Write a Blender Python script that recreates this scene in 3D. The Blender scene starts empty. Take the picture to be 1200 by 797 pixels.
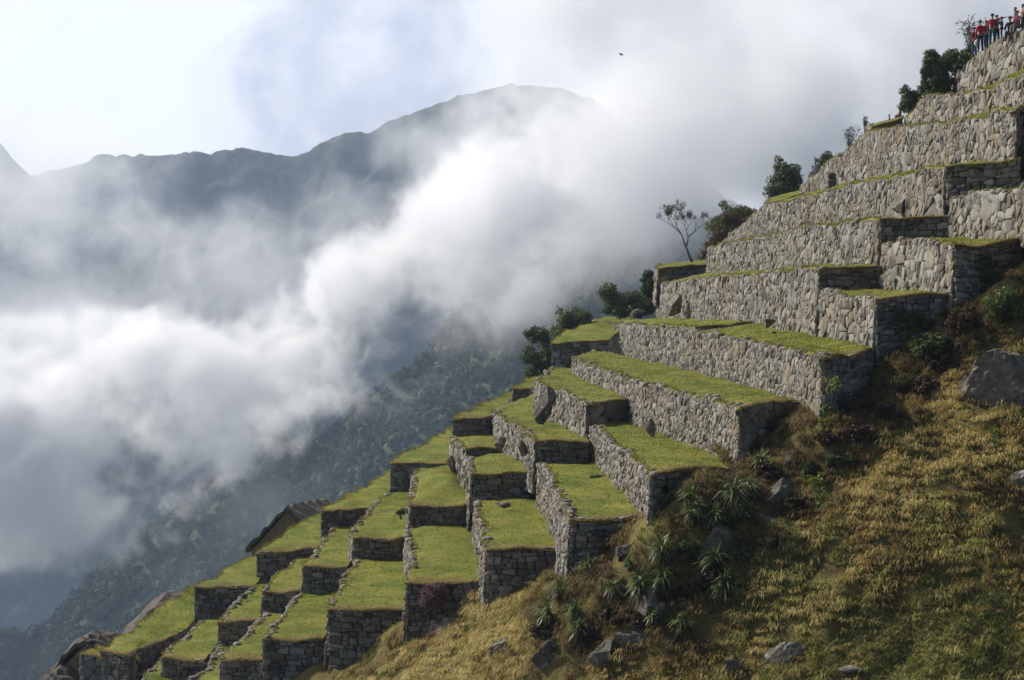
import bpy, bmesh, math, random
import numpy as np
from mathutils import Vector, Matrix, Quaternion

random.seed(7)
RNG = np.random.default_rng(11)
scene = bpy.context.scene
COL = scene.collection

# ------------------------------------------------------------------ camera
F = 2000.0            # focal length in photo pixels (photo is 1200 wide)
HY = 345.0            # row of the eye level in the photo
cam_d = bpy.data.cameras.new('camera')
cam = bpy.data.objects.new('camera', cam_d)
COL.objects.link(cam)
cam.location = (0, 0, 0)
cam.rotation_euler = (math.radians(90), 0, 0)
cam_d.sensor_width = 36.0
cam_d.lens = F / 1200 * 36.0
cam_d.shift_x = 0.0
cam_d.shift_y = -(398.5 - HY) / 1200
cam_d.clip_start = 1.0
cam_d.clip_end = 20000
scene.camera = cam

# ------------------------------------------------------------------ light
SUN_DIR = Vector((-0.66, 0.42, 0.60)).normalized()
sun_d = bpy.data.lights.new('sun', 'SUN')
sun_d.energy = 5.0
sun_d.angle = math.radians(0.5)
sun_d.color = (1.0, 0.93, 0.82)
sun = bpy.data.objects.new('sun', sun_d)
sun.rotation_euler = (-SUN_DIR).to_track_quat('-Z', 'Y').to_euler()
sun.location = (-60, 60, 120)
COL.objects.link(sun)

scene.render.engine = 'CYCLES'
scene.view_settings.view_transform = 'Standard'
scene.view_settings.look = 'None'
scene.view_settings.exposure = 0.12
scene.view_settings.gamma = 1.0
scene.cycles.use_denoising = True
scene.cycles.volume_bounces = 8
scene.cycles.max_bounces = 10
scene.cycles.diffuse_bounces = 3
scene.cycles.transparent_max_bounces = 8
scene.cycles.volume_step_rate = 1.0
scene.cycles.volume_max_steps = 256


class NT:
    """small helper to write node trees"""
    def __init__(self, tree):
        self.t = tree

    def n(self, kind, **kw):
        nd = self.t.nodes.new(kind)
        ins = kw.pop('ins', {})
        for k, v in kw.items():
            setattr(nd, k, v)
        for k, v in ins.items():
            if isinstance(v, bpy.types.NodeSocket):
                self.t.links.new(v, nd.inputs[k])
            else:
                nd.inputs[k].default_value = v
        return nd

    def math(self, op, a, b=0.0, c=None, clamp=False):
        ins = {0: a, 1: b}
        if c is not None:
            ins[2] = c
        return self.n('ShaderNodeMath', operation=op, use_clamp=clamp, ins=ins).outputs[0]

    def ramp(self, fac, stops, mode='LINEAR'):
        nd = self.n('ShaderNodeValToRGB', ins={0: fac})
        cr = nd.color_ramp
        cr.interpolation = mode
        while len(cr.elements) < len(stops):
            cr.elements.new(0.5)
        for e, (p, c) in zip(cr.elements, stops):
            e.position = p
            e.color = tuple(c) + (1,) if len(c) == 3 else c
        return nd.outputs[0]

    def mix(self, fac, a, b, blend='MIX'):
        nd = self.n('ShaderNodeMix', data_type='RGBA', blend_type=blend)
        for s, v in ((nd.inputs[0], fac), (nd.inputs[6], a), (nd.inputs[7], b)):
            if isinstance(v, bpy.types.NodeSocket):
                self.t.links.new(v, s)
            else:
                s.default_value = tuple(v) + (1,) if isinstance(v, (tuple, list)) and len(v) == 3 else v
        return nd.outputs[2]

    def noise(self, vec, scale, detail=4, rough=0.55, dist=0.0, out=0):
        ins = {'Scale': scale, 'Detail': detail, 'Roughness': rough, 'Distortion': dist}
        if vec is not None:
            ins['Vector'] = vec
        return self.n('ShaderNodeTexNoise', ins=ins).outputs[out]

    def smooth(self, v, a, b):
        return self.n('ShaderNodeMapRange', interpolation_type='SMOOTHSTEP', ins={0: v, 1: a, 2: b, 3: 0.0, 4: 1.0}).outputs[0]


def new_mat(name):
    m = bpy.data.materials.new(name)
    m.use_nodes = True
    m.node_tree.nodes.clear()
    return m, NT(m.node_tree)


# ------------------------------------------------------------------ sky
world = bpy.data.worlds.new('World')
scene.world = world
world.use_nodes = True
wt = world.node_tree
wt.nodes.clear()
W = NT(wt)
sky = W.n('ShaderNodeTexSky', sky_type='NISHITA', sun_disc=False)
sky.sun_elevation = math.asin(SUN_DIR.z)
sky.sun_rotation = math.atan2(SUN_DIR.x, SUN_DIR.y)
sky.altitude = 2400
sky.air_density = 1.0
sky.dust_density = 1.5
SKY = 0.072
tc = W.n('ShaderNodeTexCoord').outputs['Generated']
sep = W.n('ShaderNodeSeparateXYZ', ins={0: tc})
# a bank of bright cloud fills the sky ahead and to the left, blue sky opens overhead and behind
cn = W.noise(tc, 9.0, 7, 0.58, 0.35)
cn2 = W.noise(tc, 3.4, 3, 0.5, 0.0)
ahead = W.smooth(W.math('SUBTRACT', sep.outputs[1], W.math('MULTIPLY', sep.outputs[0], 0.45)), -0.1, 0.55)
# thinner cloud lets more light through towards the sun
left = W.smooth(W.math('MULTIPLY', sep.outputs[0], -1.0), 0.13, 0.25)
right = W.smooth(sep.outputs[0], -0.06, 0.02)
tone = W.math('ADD', W.math('MULTIPLY', cn, 0.55), W.math('MULTIPLY', cn2, 0.45))
tone = W.math('ADD', tone, W.math('ADD', W.math('MULTIPLY', left, 0.14), W.math('MULTIPLY', right, 0.05)))
ccol = W.ramp(tone, [(0.38, (0.46, 0.48, 0.58)), (0.47, (0.62, 0.64, 0.74)), (0.54, (0.88, 0.89, 0.93)), (0.62, (1.0, 1.0, 1.0))])
bg_sky = W.n('ShaderNodeBackground', ins={0: sky.outputs[0], 1: SKY})
bg_cloud = W.n('ShaderNodeBackground', ins={0: ccol, 1: 1.0})
mixs = W.n('ShaderNodeMixShader', ins={0: ahead, 1: bg_sky.outputs[0], 2: bg_cloud.outputs[0]})
W.n('ShaderNodeOutputWorld', ins={0: mixs.outputs[0]})


# ------------------------------------------------------------------ numpy noise
def _hash(ix, iy, iz, seed):
    h = (ix.astype(np.int64) * 374761393 + iy.astype(np.int64) * 668265263 + iz.astype(np.int64) * 2147483647 + seed * 974711) & 0xFFFFFFFF
    h = ((h ^ (h >> 13)) * 1274126177) & 0xFFFFFFFF
    h = (h ^ (h >> 16)) & 0xFFFFFF
    return h / float(0xFFFFFF)


def vnoise(x, y, z=None, seed=0):
    x = np.asarray(x, float); y = np.asarray(y, float)
    z = np.zeros_like(x) if z is None else np.asarray(z, float)
    ix, iy, iz = np.floor(x), np.floor(y), np.floor(z)
    fx, fy, fz = x - ix, y - iy, z - iz
    fx = fx * fx * (3 - 2 * fx); fy = fy * fy * (3 - 2 * fy); fz = fz * fz * (3 - 2 * fz)
    r = 0
    for dx in (0, 1):
        for dy in (0, 1):
            for dz in (0, 1):
                w = (fx if dx else 1 - fx) * (fy if dy else 1 - fy) * (fz if dz else 1 - fz)
                r = r + w * _hash(ix + dx, iy + dy, iz + dz, seed)
    return r * 2 - 1


def fbm(x, y, z=None, octaves=4, seed=0, gain=0.5):
    a, s, r = 1.0, 1.0, 0
    for i in range(octaves):
        r = r + a * vnoise(np.asarray(x) * s + i * 17.3, np.asarray(y) * s - i * 9.1, None if z is None else np.asarray(z) * s + i * 5.7, seed + i)
        a *= gain; s *= 2.03
    return r


# ------------------------------------------------------------------ object helpers
def P(px, py, Y):
    """world point seen at photo pixel (px, py) at a distance of Y metres ahead"""
    return Vector(((px - 600.0) / F * Y, Y, -(py - HY) / F * Y))


def mesh_obj(name, V, Fc, mat, parent=None, smooth=False):
    me = bpy.data.meshes.new(name)
    me.from_pydata([tuple(v) for v in V] if not isinstance(V, np.ndarray) else V.tolist(), [], Fc)
    return link_mesh(name, me, mat, parent, smooth)


def fast_mesh(name, V, loops, starts, mat, parent=None, smooth=False):
    """V (n,3) floats, loops flat vertex indices, starts loop start of each face"""
    me = bpy.data.meshes.new(name)
    V = np.asarray(V, np.float32)
    me.vertices.add(len(V))
    me.vertices.foreach_set('co', V.ravel())
    me.loops.add(len(loops))
    me.loops.foreach_set('vertex_index', np.asarray(loops, np.int32))
    me.polygons.add(len(starts))
    me.polygons.foreach_set('loop_start', np.asarray(starts, np.int32))
    me.update(calc_edges=True)
    return link_mesh(name, me, mat, parent, smooth)


def link_mesh(name, me, mat, parent, smooth):
    if smooth:
        me.polygons.foreach_set('use_smooth', np.ones(len(me.polygons), bool))
    if mat:
        for m in (mat if isinstance(mat, (list, tuple)) else [mat]):
            me.materials.append(m)
    o = bpy.data.objects.new(name, me)
    COL.objects.link(o)
    if parent:
        o.parent = parent
        o.matrix_parent_inverse = Matrix.Identity(4)
        if parent.location.length:      # meshes are written in world space: bring them to the parent's frame
            me.transform(Matrix.Translation(-parent.location))
    return o


def set_attr(o, name, values, domain='POINT'):
    a = o.data.attributes.new(name, 'FLOAT', domain)
    a.data.foreach_set('value', np.asarray(values, np.float32))


def grid_faces(nu, nv):
    i = np.arange(nu * nv).reshape(nu, nv)
    q = np.stack([i[:-1, :-1], i[1:, :-1], i[1:, 1:], i[:-1, 1:]], -1).reshape(-1, 4)
    return q


def grid_obj(name, Pn, mat, parent=None, smooth=True):
    nu, nv = Pn.shape[:2]
    q = grid_faces(nu, nv)
    return fast_mesh(name, Pn.reshape(-1, 3), q.ravel(), np.arange(len(q)) * 4, mat, parent, smooth)


def tag(o, label=None, cat=None, group=None, kind=None):
    if label: o['label'] = label
    if cat: o['category'] = cat
    if group: o['group'] = group
    if kind: o['kind'] = kind
    return o


def empty(name, loc, label, cat, group=None):
    o = bpy.data.objects.new(name, None)
    o.location = loc
    o.empty_display_size = 0.3
    COL.objects.link(o)
    return tag(o, label, cat, group)


# ================================================================== far landscape
def mat_mountain():
    m, N = new_mat('mountain_forest_and_cliff')
    geo = N.n('ShaderNodeNewGeometry')
    pos = geo.outputs['Position']
    n1 = N.noise(pos, 0.012, 6, 0.65)
    n2 = N.noise(pos, 0.05, 5, 0.7)
    stretch = N.n('ShaderNodeMapping', ins={0: pos, 3: (0.02, 0.02, 0.004)}).outputs[0]
    n3 = N.noise(stretch, 1.0, 4, 0.6)
    veg = N.ramp(n2, [(0.35, (0.012, 0.022, 0.012)), (0.65, (0.05, 0.065, 0.03))])
    rock = N.ramp(n3, [(0.35, (0.05, 0.045, 0.04)), (0.65, (0.16, 0.14, 0.12))])
    f = N.ramp(N.math('ADD', N.math('MULTIPLY', n1, 0.5), N.math('MULTIPLY', n3, 0.5)), [(0.52, (0, 0, 0)), (0.6, (1, 1, 1))])
    col = N.mix(f, veg, rock)
    b = N.n('ShaderNodeBsdfPrincipled', ins={'Base Color': col, 'Roughness': 0.95, 'Specular IOR Level': 0.1})
    N.n('ShaderNodeOutputMaterial', ins={0: b.outputs[0]})
    return m


def mat_forest():
    m, N = new_mat('forest_canopy')
    geo = N.n('ShaderNodeNewGeometry')
    pos = geo.outputs['Position']
    n1 = N.noise(pos, 0.03, 3, 0.6)
    n2 = N.noise(pos, 0.35, 4, 0.7)
    att = N.n('ShaderNodeAttribute', attribute_name='tone').outputs['Fac']
    f = N.math('ADD', N.math('MULTIPLY', n1, 0.35), N.math('ADD', N.math('MULTIPLY', n2, 0.25), N.math('MULTIPLY', att, 0.4)))
    col = N.ramp(f, [(0.2, (0.030, 0.045, 0.022)), (0.5, (0.055, 0.075, 0.032)), (0.8, (0.095, 0.11, 0.05))])
    b = N.n('ShaderNodeBsdfPrincipled', ins={'Base Color': col, 'Roughness': 0.9, 'Specular IOR Level': 0.15})
    N.n('ShaderNodeOutputMaterial', ins={0: b.outputs[0]})
    return m


def lerp_poly(pts, x):
    a = np.array(pts, float)
    return np.interp(x, a[:, 0], a[:, 1])


def build_mountain():
    Yc = 2300.0
    crest = [(-500, 330), (-200, 260), (-60, 170), (0, 168), (35, 205), (60, 202), (110, 184), (200, 180), (265, 174), (320, 178), (345, 184),
             (362, 176), (375, 165), (400, 154), (430, 152), (470, 138), (520, 121), (560, 106), (600, 98), (640, 100), (690, 112), (740, 150),
             (850, 230), (1000, 300), (1300, 330), (1700, 330)]
    nx, ny = 760, 260
    px = np.linspace(-500, 1700, nx)
    X = (px - 600) / F * Yc
    cz = -(lerp_poly(crest, px) - HY) / F * Yc
    v = np.linspace(-1, 1, ny)               # -1 back foot, 0 crest, 1 front foot
    X2, V2 = np.meshgrid(X, v, indexing='ij')
    front = np.clip(V2, 0, 1); back = np.clip(-V2, 0, 1)
    Yp = Yc - 620 * front + 700 * back
    Z = cz[:, None] - 900 * front ** 1.15 - 500 * back
    env = np.clip(np.abs(V2) * 5, 0, 1)
    gul = fbm(X2 / 130, front * 2.2, octaves=4, seed=3)           # gullies running down the face
    rid = 1 - 2 * np.abs(fbm(X2 / 75, Yp / 75, Z / 110, octaves=5, seed=5, gain=.55))
    Yp = Yp - env * (60 * gul + 26 * rid + 7 * fbm(X2 / 14, Z / 14, octaves=3, seed=15))
    Z = Z + 4 * fbm(X2 / 24, Yp / 24, octaves=4, seed=9, gain=.6) + np.clip(np.abs(V2) * 2, 0, 1) * 16 * rid
    G = np.stack([X2, Yp, Z], -1)
    o = grid_obj('mountain', G, mat_mountain())
    tag(o, kind='structure')


def ico(sub):
    bm = bmesh.new()
    bmesh.ops.create_icosphere(bm, subdivisions=sub, radius=1.0)
    V = np.array([v.co[:] for v in bm.verts]); Fs = np.array([[v.index for v in f.verts] for f in bm.faces])
    bm.free()
    return V, Fs


FOREST_CREST = [(-300, 960), (-100, 822), (0, 745), (100, 690), (200, 620), (300, 545), (400, 475), (500, 400), (600, 318), (700, 270), (800, 268), (900, 280), (1200, 300), (1500, 340)]


def forest_height(X, Y):
    Yc = 1000.0
    px = X / Yc * F + 600
    cz = -(lerp_poly(FOREST_CREST, px) - HY) / F * Yc
    z = cz - 0.62 * np.abs(Yc - Y)
    z = z + 14 * fbm(X / 90, Y / 90, octaves=3, seed=21) + 4 * fbm(X / 25, Y / 25, octaves=2, seed=22)
    return z


def build_forest():
    fm = mat_forest()
    X = np.linspace(-520, 520, 210); Yv = np.linspace(560, 1250, 140)
    X2, Y2 = np.meshgrid(X, Yv, indexing='ij')
    Z = forest_height(X2, Y2)
    o = grid_obj('hillside', np.stack([X2, Y2, Z], -1), fm)
    set_attr(o, 'tone', np.full(len(o.data.vertices), 0.3))
    tag(o, kind='structure')
    # crowns: a lumpy core wrapped in leafy clumps
    cv, cf = ico(2)
    n = 9000
    xs = RNG.uniform(-330, 200, n); ys = RNG.uniform(800, 1015, n)
    zs = forest_height(xs, ys)
    px = xs / ys * F + 600; py = HY - zs / ys * F
    keep = (px > -60) & (px < 960) & (py < 860) & (py > 100)
    xs, ys, zs = xs[keep], ys[keep], zs[keep]
    n = len(xs)
    r = RNG.uniform(1.3, 3.6, n) * np.where(RNG.random(n) < 0.15, 1.45, 1)
    V = np.zeros((n, len(cv), 3))
    asp = RNG.uniform(.8, 1.5, n)
    for i in range(n):
        d = cv + i * 3.1
        k = .62 + 0.42 * vnoise(d[:, 0] * 1.6, d[:, 1] * 1.6, d[:, 2] * 1.6, seed=4) + 0.22 * vnoise(d[:, 0] * 4, d[:, 1] * 4, d[:, 2] * 4, seed=8)
        V[i] = cv * k[:, None] * np.array([1, 1, asp[i]])
    V *= r[:, None, None]
    C = np.stack([xs, ys, zs + r * 0.6], -1)
    V += C[:, None, :]
    Fi = (cf[None] + (np.arange(n) * len(cv))[:, None, None]).reshape(-1, 3)
    m = 80
    d = RNG.normal(size=(n, m, 3)); d /= np.linalg.norm(d, axis=-1, keepdims=True); d[..., 2] = np.abs(d[..., 2]) * asp[:, None] - .15
    q = C[:, None] + d * (r[:, None] * RNG.uniform(.7, 1.15, (n, m)))[..., None]
    lf = np.repeat(q.reshape(-1, 1, 3), 3, 1) + RNG.normal(0, .62, (n * m, 3, 3))
    nv = n * len(cv)
    loops = np.concatenate([Fi.ravel(), nv + np.arange(n * m * 3)])
    starts = np.arange(len(loops) // 3) * 3
    o = fast_mesh('forest', np.concatenate([V.reshape(-1, 3), lf.reshape(-1, 3)]), loops, starts, fm, smooth=False)
    tone = RNG.random(n)
    set_attr(o, 'tone', np.concatenate([np.repeat(tone, len(cv)), np.repeat(np.clip(np.repeat(tone, m) + RNG.normal(0, .25, n * m), 0, 1), 3)]))
    tag(o, 'dense green cloud forest covering the slope beyond the terraces', 'forest', kind='stuff')


def mat_cloud(name, dens, s1, s2, amp, soft, aniso=0.3, seed=0.0):
    """water droplets: density falls to nothing at the lump's own rim, torn by noise"""
    m, N = new_mat(name)
    tc = N.n('ShaderNodeTexCoord').outputs['Object']
    r = N.n('ShaderNodeVectorMath', operation='LENGTH', ins={0: tc}).outputs['Value']
    pos = N.n('ShaderNodeNewGeometry').outputs['Position']
    pos = N.n('ShaderNodeVectorMath', operation='ADD', ins={0: pos, 1: (seed, seed * .7, 0)}).outputs[0]
    n1 = N.noise(pos, s1, 1, 0.5, 0.0)
    n2 = N.noise(pos, s2, 5, 0.66, 0.5)
    nn = N.math('ADD', N.math('MULTIPLY', n1, 0.55), N.math('MULTIPLY', n2, 0.45))
    body = N.math('SUBTRACT', 1.0, N.math('MULTIPLY', r, r))
    v = N.math('ADD', N.math('MULTIPLY', body, 0.8), N.math('MULTIPLY', N.math('SUBTRACT', nn, 0.53), amp))
    d = N.smooth(v, 0.08, 0.08 + soft)
    d = N.math('MULTIPLY', d, d)
    edge = N.smooth(body, 0.0, 0.25)
    d = N.math('MULTIPLY', N.math('MULTIPLY', d, edge), dens)
    vol = N.n('ShaderNodeVolumePrincipled', ins={'Color': (0.99, 0.992, 1.0, 1), 'Density': d, 'Anisotropy': aniso})
    N.n('ShaderNodeOutputMaterial', ins={'Volume': vol.outputs[0]})
    m.cycles.volume_step_rate = 0.33
    return m


def cloud(px, py, Y, rx, ry, rdepth, rot, mat):
    """a lump of cloud: half sizes in photo pixels at its distance, depth in metres, tilt in degrees"""
    V, Fs = ico(3)
    o = mesh_obj('cloud', V * 1.03, Fs.tolist(), mat)
    o.location = P(px, py, Y)
    k = Y / F
    o.rotation_euler = (0, math.radians(rot), 0)
    o.scale = (rx * k, rdepth, ry * k)
    tag(o, kind='stuff')
    o['category'] = 'cloud'
    return o


def build_clouds():
    A = mat_cloud('cloud_bank', 0.064, 0.013, 0.050, 4.3, 0.75)
    B = mat_cloud('cloud_veil', 0.0085, 0.006, 0.020, 3.4, 0.9, seed=91)
    E = mat_cloud('cloud_shreds', 0.011, 0.012, 0.036, 3.4, 1.0, seed=17)
    D = mat_cloud('cloud_mass', 0.042, 0.008, 0.030, 2.6, 0.8, seed=40)
    L = [
        (170, 500, 830, 330, 150, 55, -30, A, 'thick white cloud bank lying across the valley at left'),
        (480, 330, 850, 400, 128, 55, -38, A, 'thick white cloud climbing diagonally past the dark mountain'),
        (720, 190, 900, 350, 210, 70, -35, D, 'white cloud hiding the right shoulder of the mountain'),
        (940, 90, 1150, 560, 330, 110, -10, D, 'white cloud billowing up behind the highest walls'),
        (30, 520, 860, 300, 170, 60, -10, A, 'white cloud filling the valley at the left edge'),
        (40, 320, 1450, 380, 240, 110, -15, B, 'thin grey mist veiling the left of the mountain'),
        (300, 350, 1500, 280, 170, 90, -40, B, 'thin mist drifting in front of the mountain cliffs'),
        (0, 215, 1750, 300, 150, 170, 12, E, 'pale mist dissolving the ridge at the left edge'),
        (170, 390, 1250, 340, 150, 90, -30, B, 'grey mist rising behind the bright cloud bank'),
        (330, 590, 790, 330, 95, 40, -37, E, 'thin mist drifting over the forested slope'),
        (555, 140, 1600, 230, 95, 110, -22, E, 'wispy mist around the mountain summit'),
    ]
    for px, py, Y, rx, ry, rd, rot, m, lab in L:
        tag(cloud(px, py, Y, rx, ry, rd, rot, m), lab)


def build_haze():
    m, N = new_mat('air')
    vol = N.n('ShaderNodeVolumePrincipled', ins={'Color': (0.56, 0.72, 1.0, 1), 'Density': 0.00014, 'Anisotropy': 0.3})
    N.n('ShaderNodeOutputMaterial', ins={'Volume': vol.outputs[0]})
    lo = (-2200, -60, -960); hi = (2200, 3100, 480)
    bm = bmesh.new()
    bmesh.ops.create_cube(bm, size=1.0)
    for v in bm.verts:
        for k in range(3):
            v.co[k] = (lo[k] + hi[k]) / 2 + v.co[k] * (hi[k] - lo[k])
    me = bpy.data.meshes.new('haze'); bm.to_mesh(me); bm.free()
    o = link_mesh('haze', me, m, None, False)
    tag(o, 'pale mountain air', 'haze', kind='stuff')


build_mountain()
build_forest()
build_clouds()
build_haze()


# ================================================================== materials of the terraces
def mat_stone(name='rubble_stone', warm=0.0):
    m, N = new_mat(name)
    pos = N.n('ShaderNodeNewGeometry').outputs['Position']
    tone = N.n('ShaderNodeAttribute', attribute_name='tone').outputs['Fac']
    n1 = N.noise(pos, 9.0, 4, 0.7)
    n2 = N.noise(pos, 0.55, 4, 0.6)
    n3 = N.noise(pos, 2.6, 5, 0.7)
    f = N.math('ADD', N.math('MULTIPLY', tone, 0.62), N.math('ADD', N.math('MULTIPLY', n1, 0.42), N.math('MULTIPLY', n2, 0.25)))
    col = N.ramp(f, [(0.22, (0.055, 0.048, 0.039)), (0.45, (0.130, 0.118, 0.100)), (0.68, (0.200, 0.186, 0.162)), (0.95, (0.30, 0.285, 0.255))])
    # ochre weathering and pale lichen in patches of their own
    och = N.smooth(n2, 0.46, 0.68)
    col = N.mix(N.math('MULTIPLY', och, 0.55), col, (0.19, 0.135, 0.07))
    moss = N.smooth(N.math('ADD', N.math('MULTIPLY', n3, 0.7), N.math('MULTIPLY', n2, 0.3)), 0.56, 0.66)
    col = N.mix(N.math('MULTIPLY', moss, 0.5), col, (0.075, 0.07, 0.035))
    lich = N.smooth(N.noise(pos, 4.3, 3, 0.6, 0.8), 0.62, 0.70)
    col = N.mix(N.math('MULTIPLY', lich, 0.6), col, (0.36, 0.352, 0.325))
    b1 = N.n('ShaderNodeBump', ins={'Strength': 0.7, 'Distance': 0.04, 'Height': N.math('ADD', n1, N.math('MULTIPLY', n3, 1.0))})
    b = N.n('ShaderNodeBsdfPrincipled', ins={'Base Color': col, 'Roughness': 0.92, 'Specular IOR Level': 0.2, 'Normal': b1.outputs[0]})
    N.n('ShaderNodeOutputMaterial', ins={0: b.outputs[0]})
    return m


def mat_plain(name, c0, c1, scale=3.0, rough=0.95, bump=0.03, detail=5):
    m, N = new_mat(name)
    pos = N.n('ShaderNodeNewGeometry').outputs['Position']
    n1 = N.noise(pos, scale, detail, 0.65)
    col = N.ramp(n1, [(0.3, c0), (0.7, c1)])
    kw = {'Base Color': col, 'Roughness': rough, 'Specular IOR Level': 0.2}
    if bump:
        kw['Normal'] = N.n('ShaderNodeBump', ins={'Strength': 0.8, 'Distance': bump, 'Height': n1}).outputs[0]
    b = N.n('ShaderNodeBsdfPrincipled', ins=kw)
    N.n('ShaderNodeOutputMaterial', ins={0: b.outputs[0]})
    return m


def mat_turf():
    m, N = new_mat('short_turf')
    pos = N.n('ShaderNodeNewGeometry').outputs['Position']
    dry = N.n('ShaderNodeAttribute', attribute_name='dry').outputs['Fac']
    tone = N.n('ShaderNodeAttribute', attribute_name='tone').outputs['Fac']
    n1 = N.noise(pos, 0.5, 4, 0.62)
    n2 = N.noise(pos, 4.0, 4, 0.7)
    f = N.math('ADD', N.math('MULTIPLY', n1, 0.75), N.math('ADD', N.math('MULTIPLY', n2, 0.25), N.math('MULTIPLY', tone, 0.16)))
    col = N.ramp(f, [(0.38, (0.085, 0.135, 0.014)), (0.54, (0.178, 0.202, 0.024)), (0.72, (0.285, 0.262, 0.045))])
    patch = N.smooth(N.math('ADD', N.math('MULTIPLY', N.noise(pos, 0.55, 6, 0.72), 0.78), N.math('MULTIPLY', dry, 0.48)), 0.37, 0.60)
    straw = N.mix(n2, (0.15, 0.105, 0.032), (0.29, 0.21, 0.068))
    col = N.mix(N.math('MULTIPLY', patch, 0.8), col, straw)
    b = N.n('ShaderNodeBsdfPrincipled', ins={'Base Color': col, 'Roughness': 0.85, 'Specular IOR Level': 0.2})
    tr = N.n('ShaderNodeBsdfTranslucent', ins={'Color': col})
    mx = N.n('ShaderNodeMixShader', ins={0: 0.3, 1: b.outputs[0], 2: tr.outputs[0]})
    N.n('ShaderNodeOutputMaterial', ins={0: mx.outputs[0]})
    return m


M_STONE = mat_stone()
M_EARTH = mat_plain('dark_earth_joint', (0.035, 0.030, 0.020), (0.09, 0.075, 0.045), 6.0)
M_TURF = mat_turf()


# ================================================================== dry stone walls
def clip_half(poly, mx, my, nx, ny):
    """keep the side of the line through (mx,my) with normal (nx,ny) where the dot product is <= 0"""
    out = []
    n = len(poly)
    px, py = poly[-1]
    pd = (px - mx) * nx + (py - my) * ny
    for qx, qy in poly:
        qd = (qx - mx) * nx + (qy - my) * ny
        if (pd <= 0) != (qd <= 0):
            t = pd / (pd - qd)
            out.append((px + (qx - px) * t, py + (qy - py) * t))
        if qd <= 0:
            out.append((qx, qy))
        px, py, pd = qx, qy, qd
    return out


def voronoi_stones(L, H, cw, ch, rng, big=0.12, jx=.36, jy=.40, slant=.25):
    """stones of a wall L long and H high: list of polygons in (s,t)"""
    nx = max(1, int(round(L / cw))); ny = max(1, int(round(H / ch)))
    cw = L / nx; ch = H / ny
    seeds = {}
    for j in range(ny):
        off = (j % 2) * 0.5
        for i in range(-1, nx + 1):
            seeds[(i, j)] = ((i + 0.5 + off * 0.9 - 0.2 + rng.uniform(-jx, jx)) * cw, (j + 0.5 + rng.uniform(-jy, jy)) * ch)
    for k in list(seeds):                           # here and there one boulder takes the place of several stones
        if k in seeds and rng.random() < big:
            w = rng.choice((1, 1, 2)); h = rng.choice((1, 1, 2))
            for a in range(-w, w + 1):
                for b in range(-h, h + 1):
                    if (a or b) and rng.random() < 0.75:
                        seeds.pop((k[0] + a, k[1] + b), None)
    polys = []
    wx, wy = 2.6 * cw, 2.6 * ch
    for (i, j), (sx, sy) in seeds.items():
        x0, x1, y0, y1 = max(0, sx - wx), min(L, sx + wx), max(0, sy - wy), min(H, sy + wy)
        if x1 - x0 < 0.03 or y1 - y0 < 0.03:
            continue
        poly = [(x0, y0), (x1, y0), (x1, y1), (x0, y1)]
        nb = []
        for a in range(-3, 4):
            for b in range(-3, 4):
                if a or b:
                    q = seeds.get((i + a, j + b))
                    if q:
                        nb.append(((q[0] - sx) ** 2 + (q[1] - sy) ** 2, q))
        nb.sort(key=lambda t: t[0])
        for d2, q in nb[:16]:
            poly = clip_half(poly, (sx + q[0]) / 2, (sy + q[1]) / 2, q[0] - sx, q[1] - sy)
            if len(poly) < 3:
                break
        if len(poly) >= 3:
            polys.append(poly)
    return polys


def coursed_stones(L, H, cw, ch, rng):
    """rough courses of squared blocks of uneven height and length"""
    polys = []
    t = 0.0
    sd = rng.uniform(0, 99)
    wob = lambda s, j: .26 * ch * math.sin(s * 2.3 + j * 1.9 + sd) + .15 * ch * math.sin(s * 5.1 + j * 3.7 + sd)
    j = 0
    while t < H - .03:
        h = min(ch * rng.uniform(.62, 1.55), H - t)
        s = -rng.uniform(0, cw)
        while s < L:
            w = cw * rng.choice((.45, .6, .8, 1.0, 1.0, 1.3, 1.7)) * rng.uniform(.85, 1.2)
            a, b = max(0, s), min(L, s + w)
            s += w
            if b - a < .06:
                continue
            jj = lambda k=.12: rng.uniform(-k, k) * 1.7 * ch
            y = lambda x, r: min(H, max(0, (t if r == 0 else t + h) + (0 if (r == 0 and t == 0) else wob(x, j + r))))
            if h > ch * .9 and rng.random() < .3 and w < cw:          # two thin stones in place of one
                m = t + h * rng.uniform(.4, .6)
                polys.append([(a, y(a, 0)), ((a + b) / 2, y((a + b) / 2, 0) + jj(.06)), (b, y(b, 0)), (b + jj(.08), m), ((a + b) / 2, m + jj()), (a + jj(.08), m)])
                polys.append([(a, m), ((a + b) / 2, m + jj(.05)), (b, m), (b + jj(.08), y(b, 1)), ((a + b) / 2, y((a + b) / 2, 1)), (a + jj(.08), y(a, 1))])
            else:
                k = .18
                polys.append([(a + jj(k), y(a, 0)), ((a + b) / 2, y((a + b) / 2, 0) + jj(.08)), (b + jj(k), y(b, 0)), (b + jj(.1), t + h / 2), (b + jj(k), y(b, 1)), ((a + b) / 2, y((a + b) / 2, 1) + jj(.08)), (a + jj(k), y(a, 1)), (a + jj(.1), t + h / 2)])
        t += h; j += 1
    return polys


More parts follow.
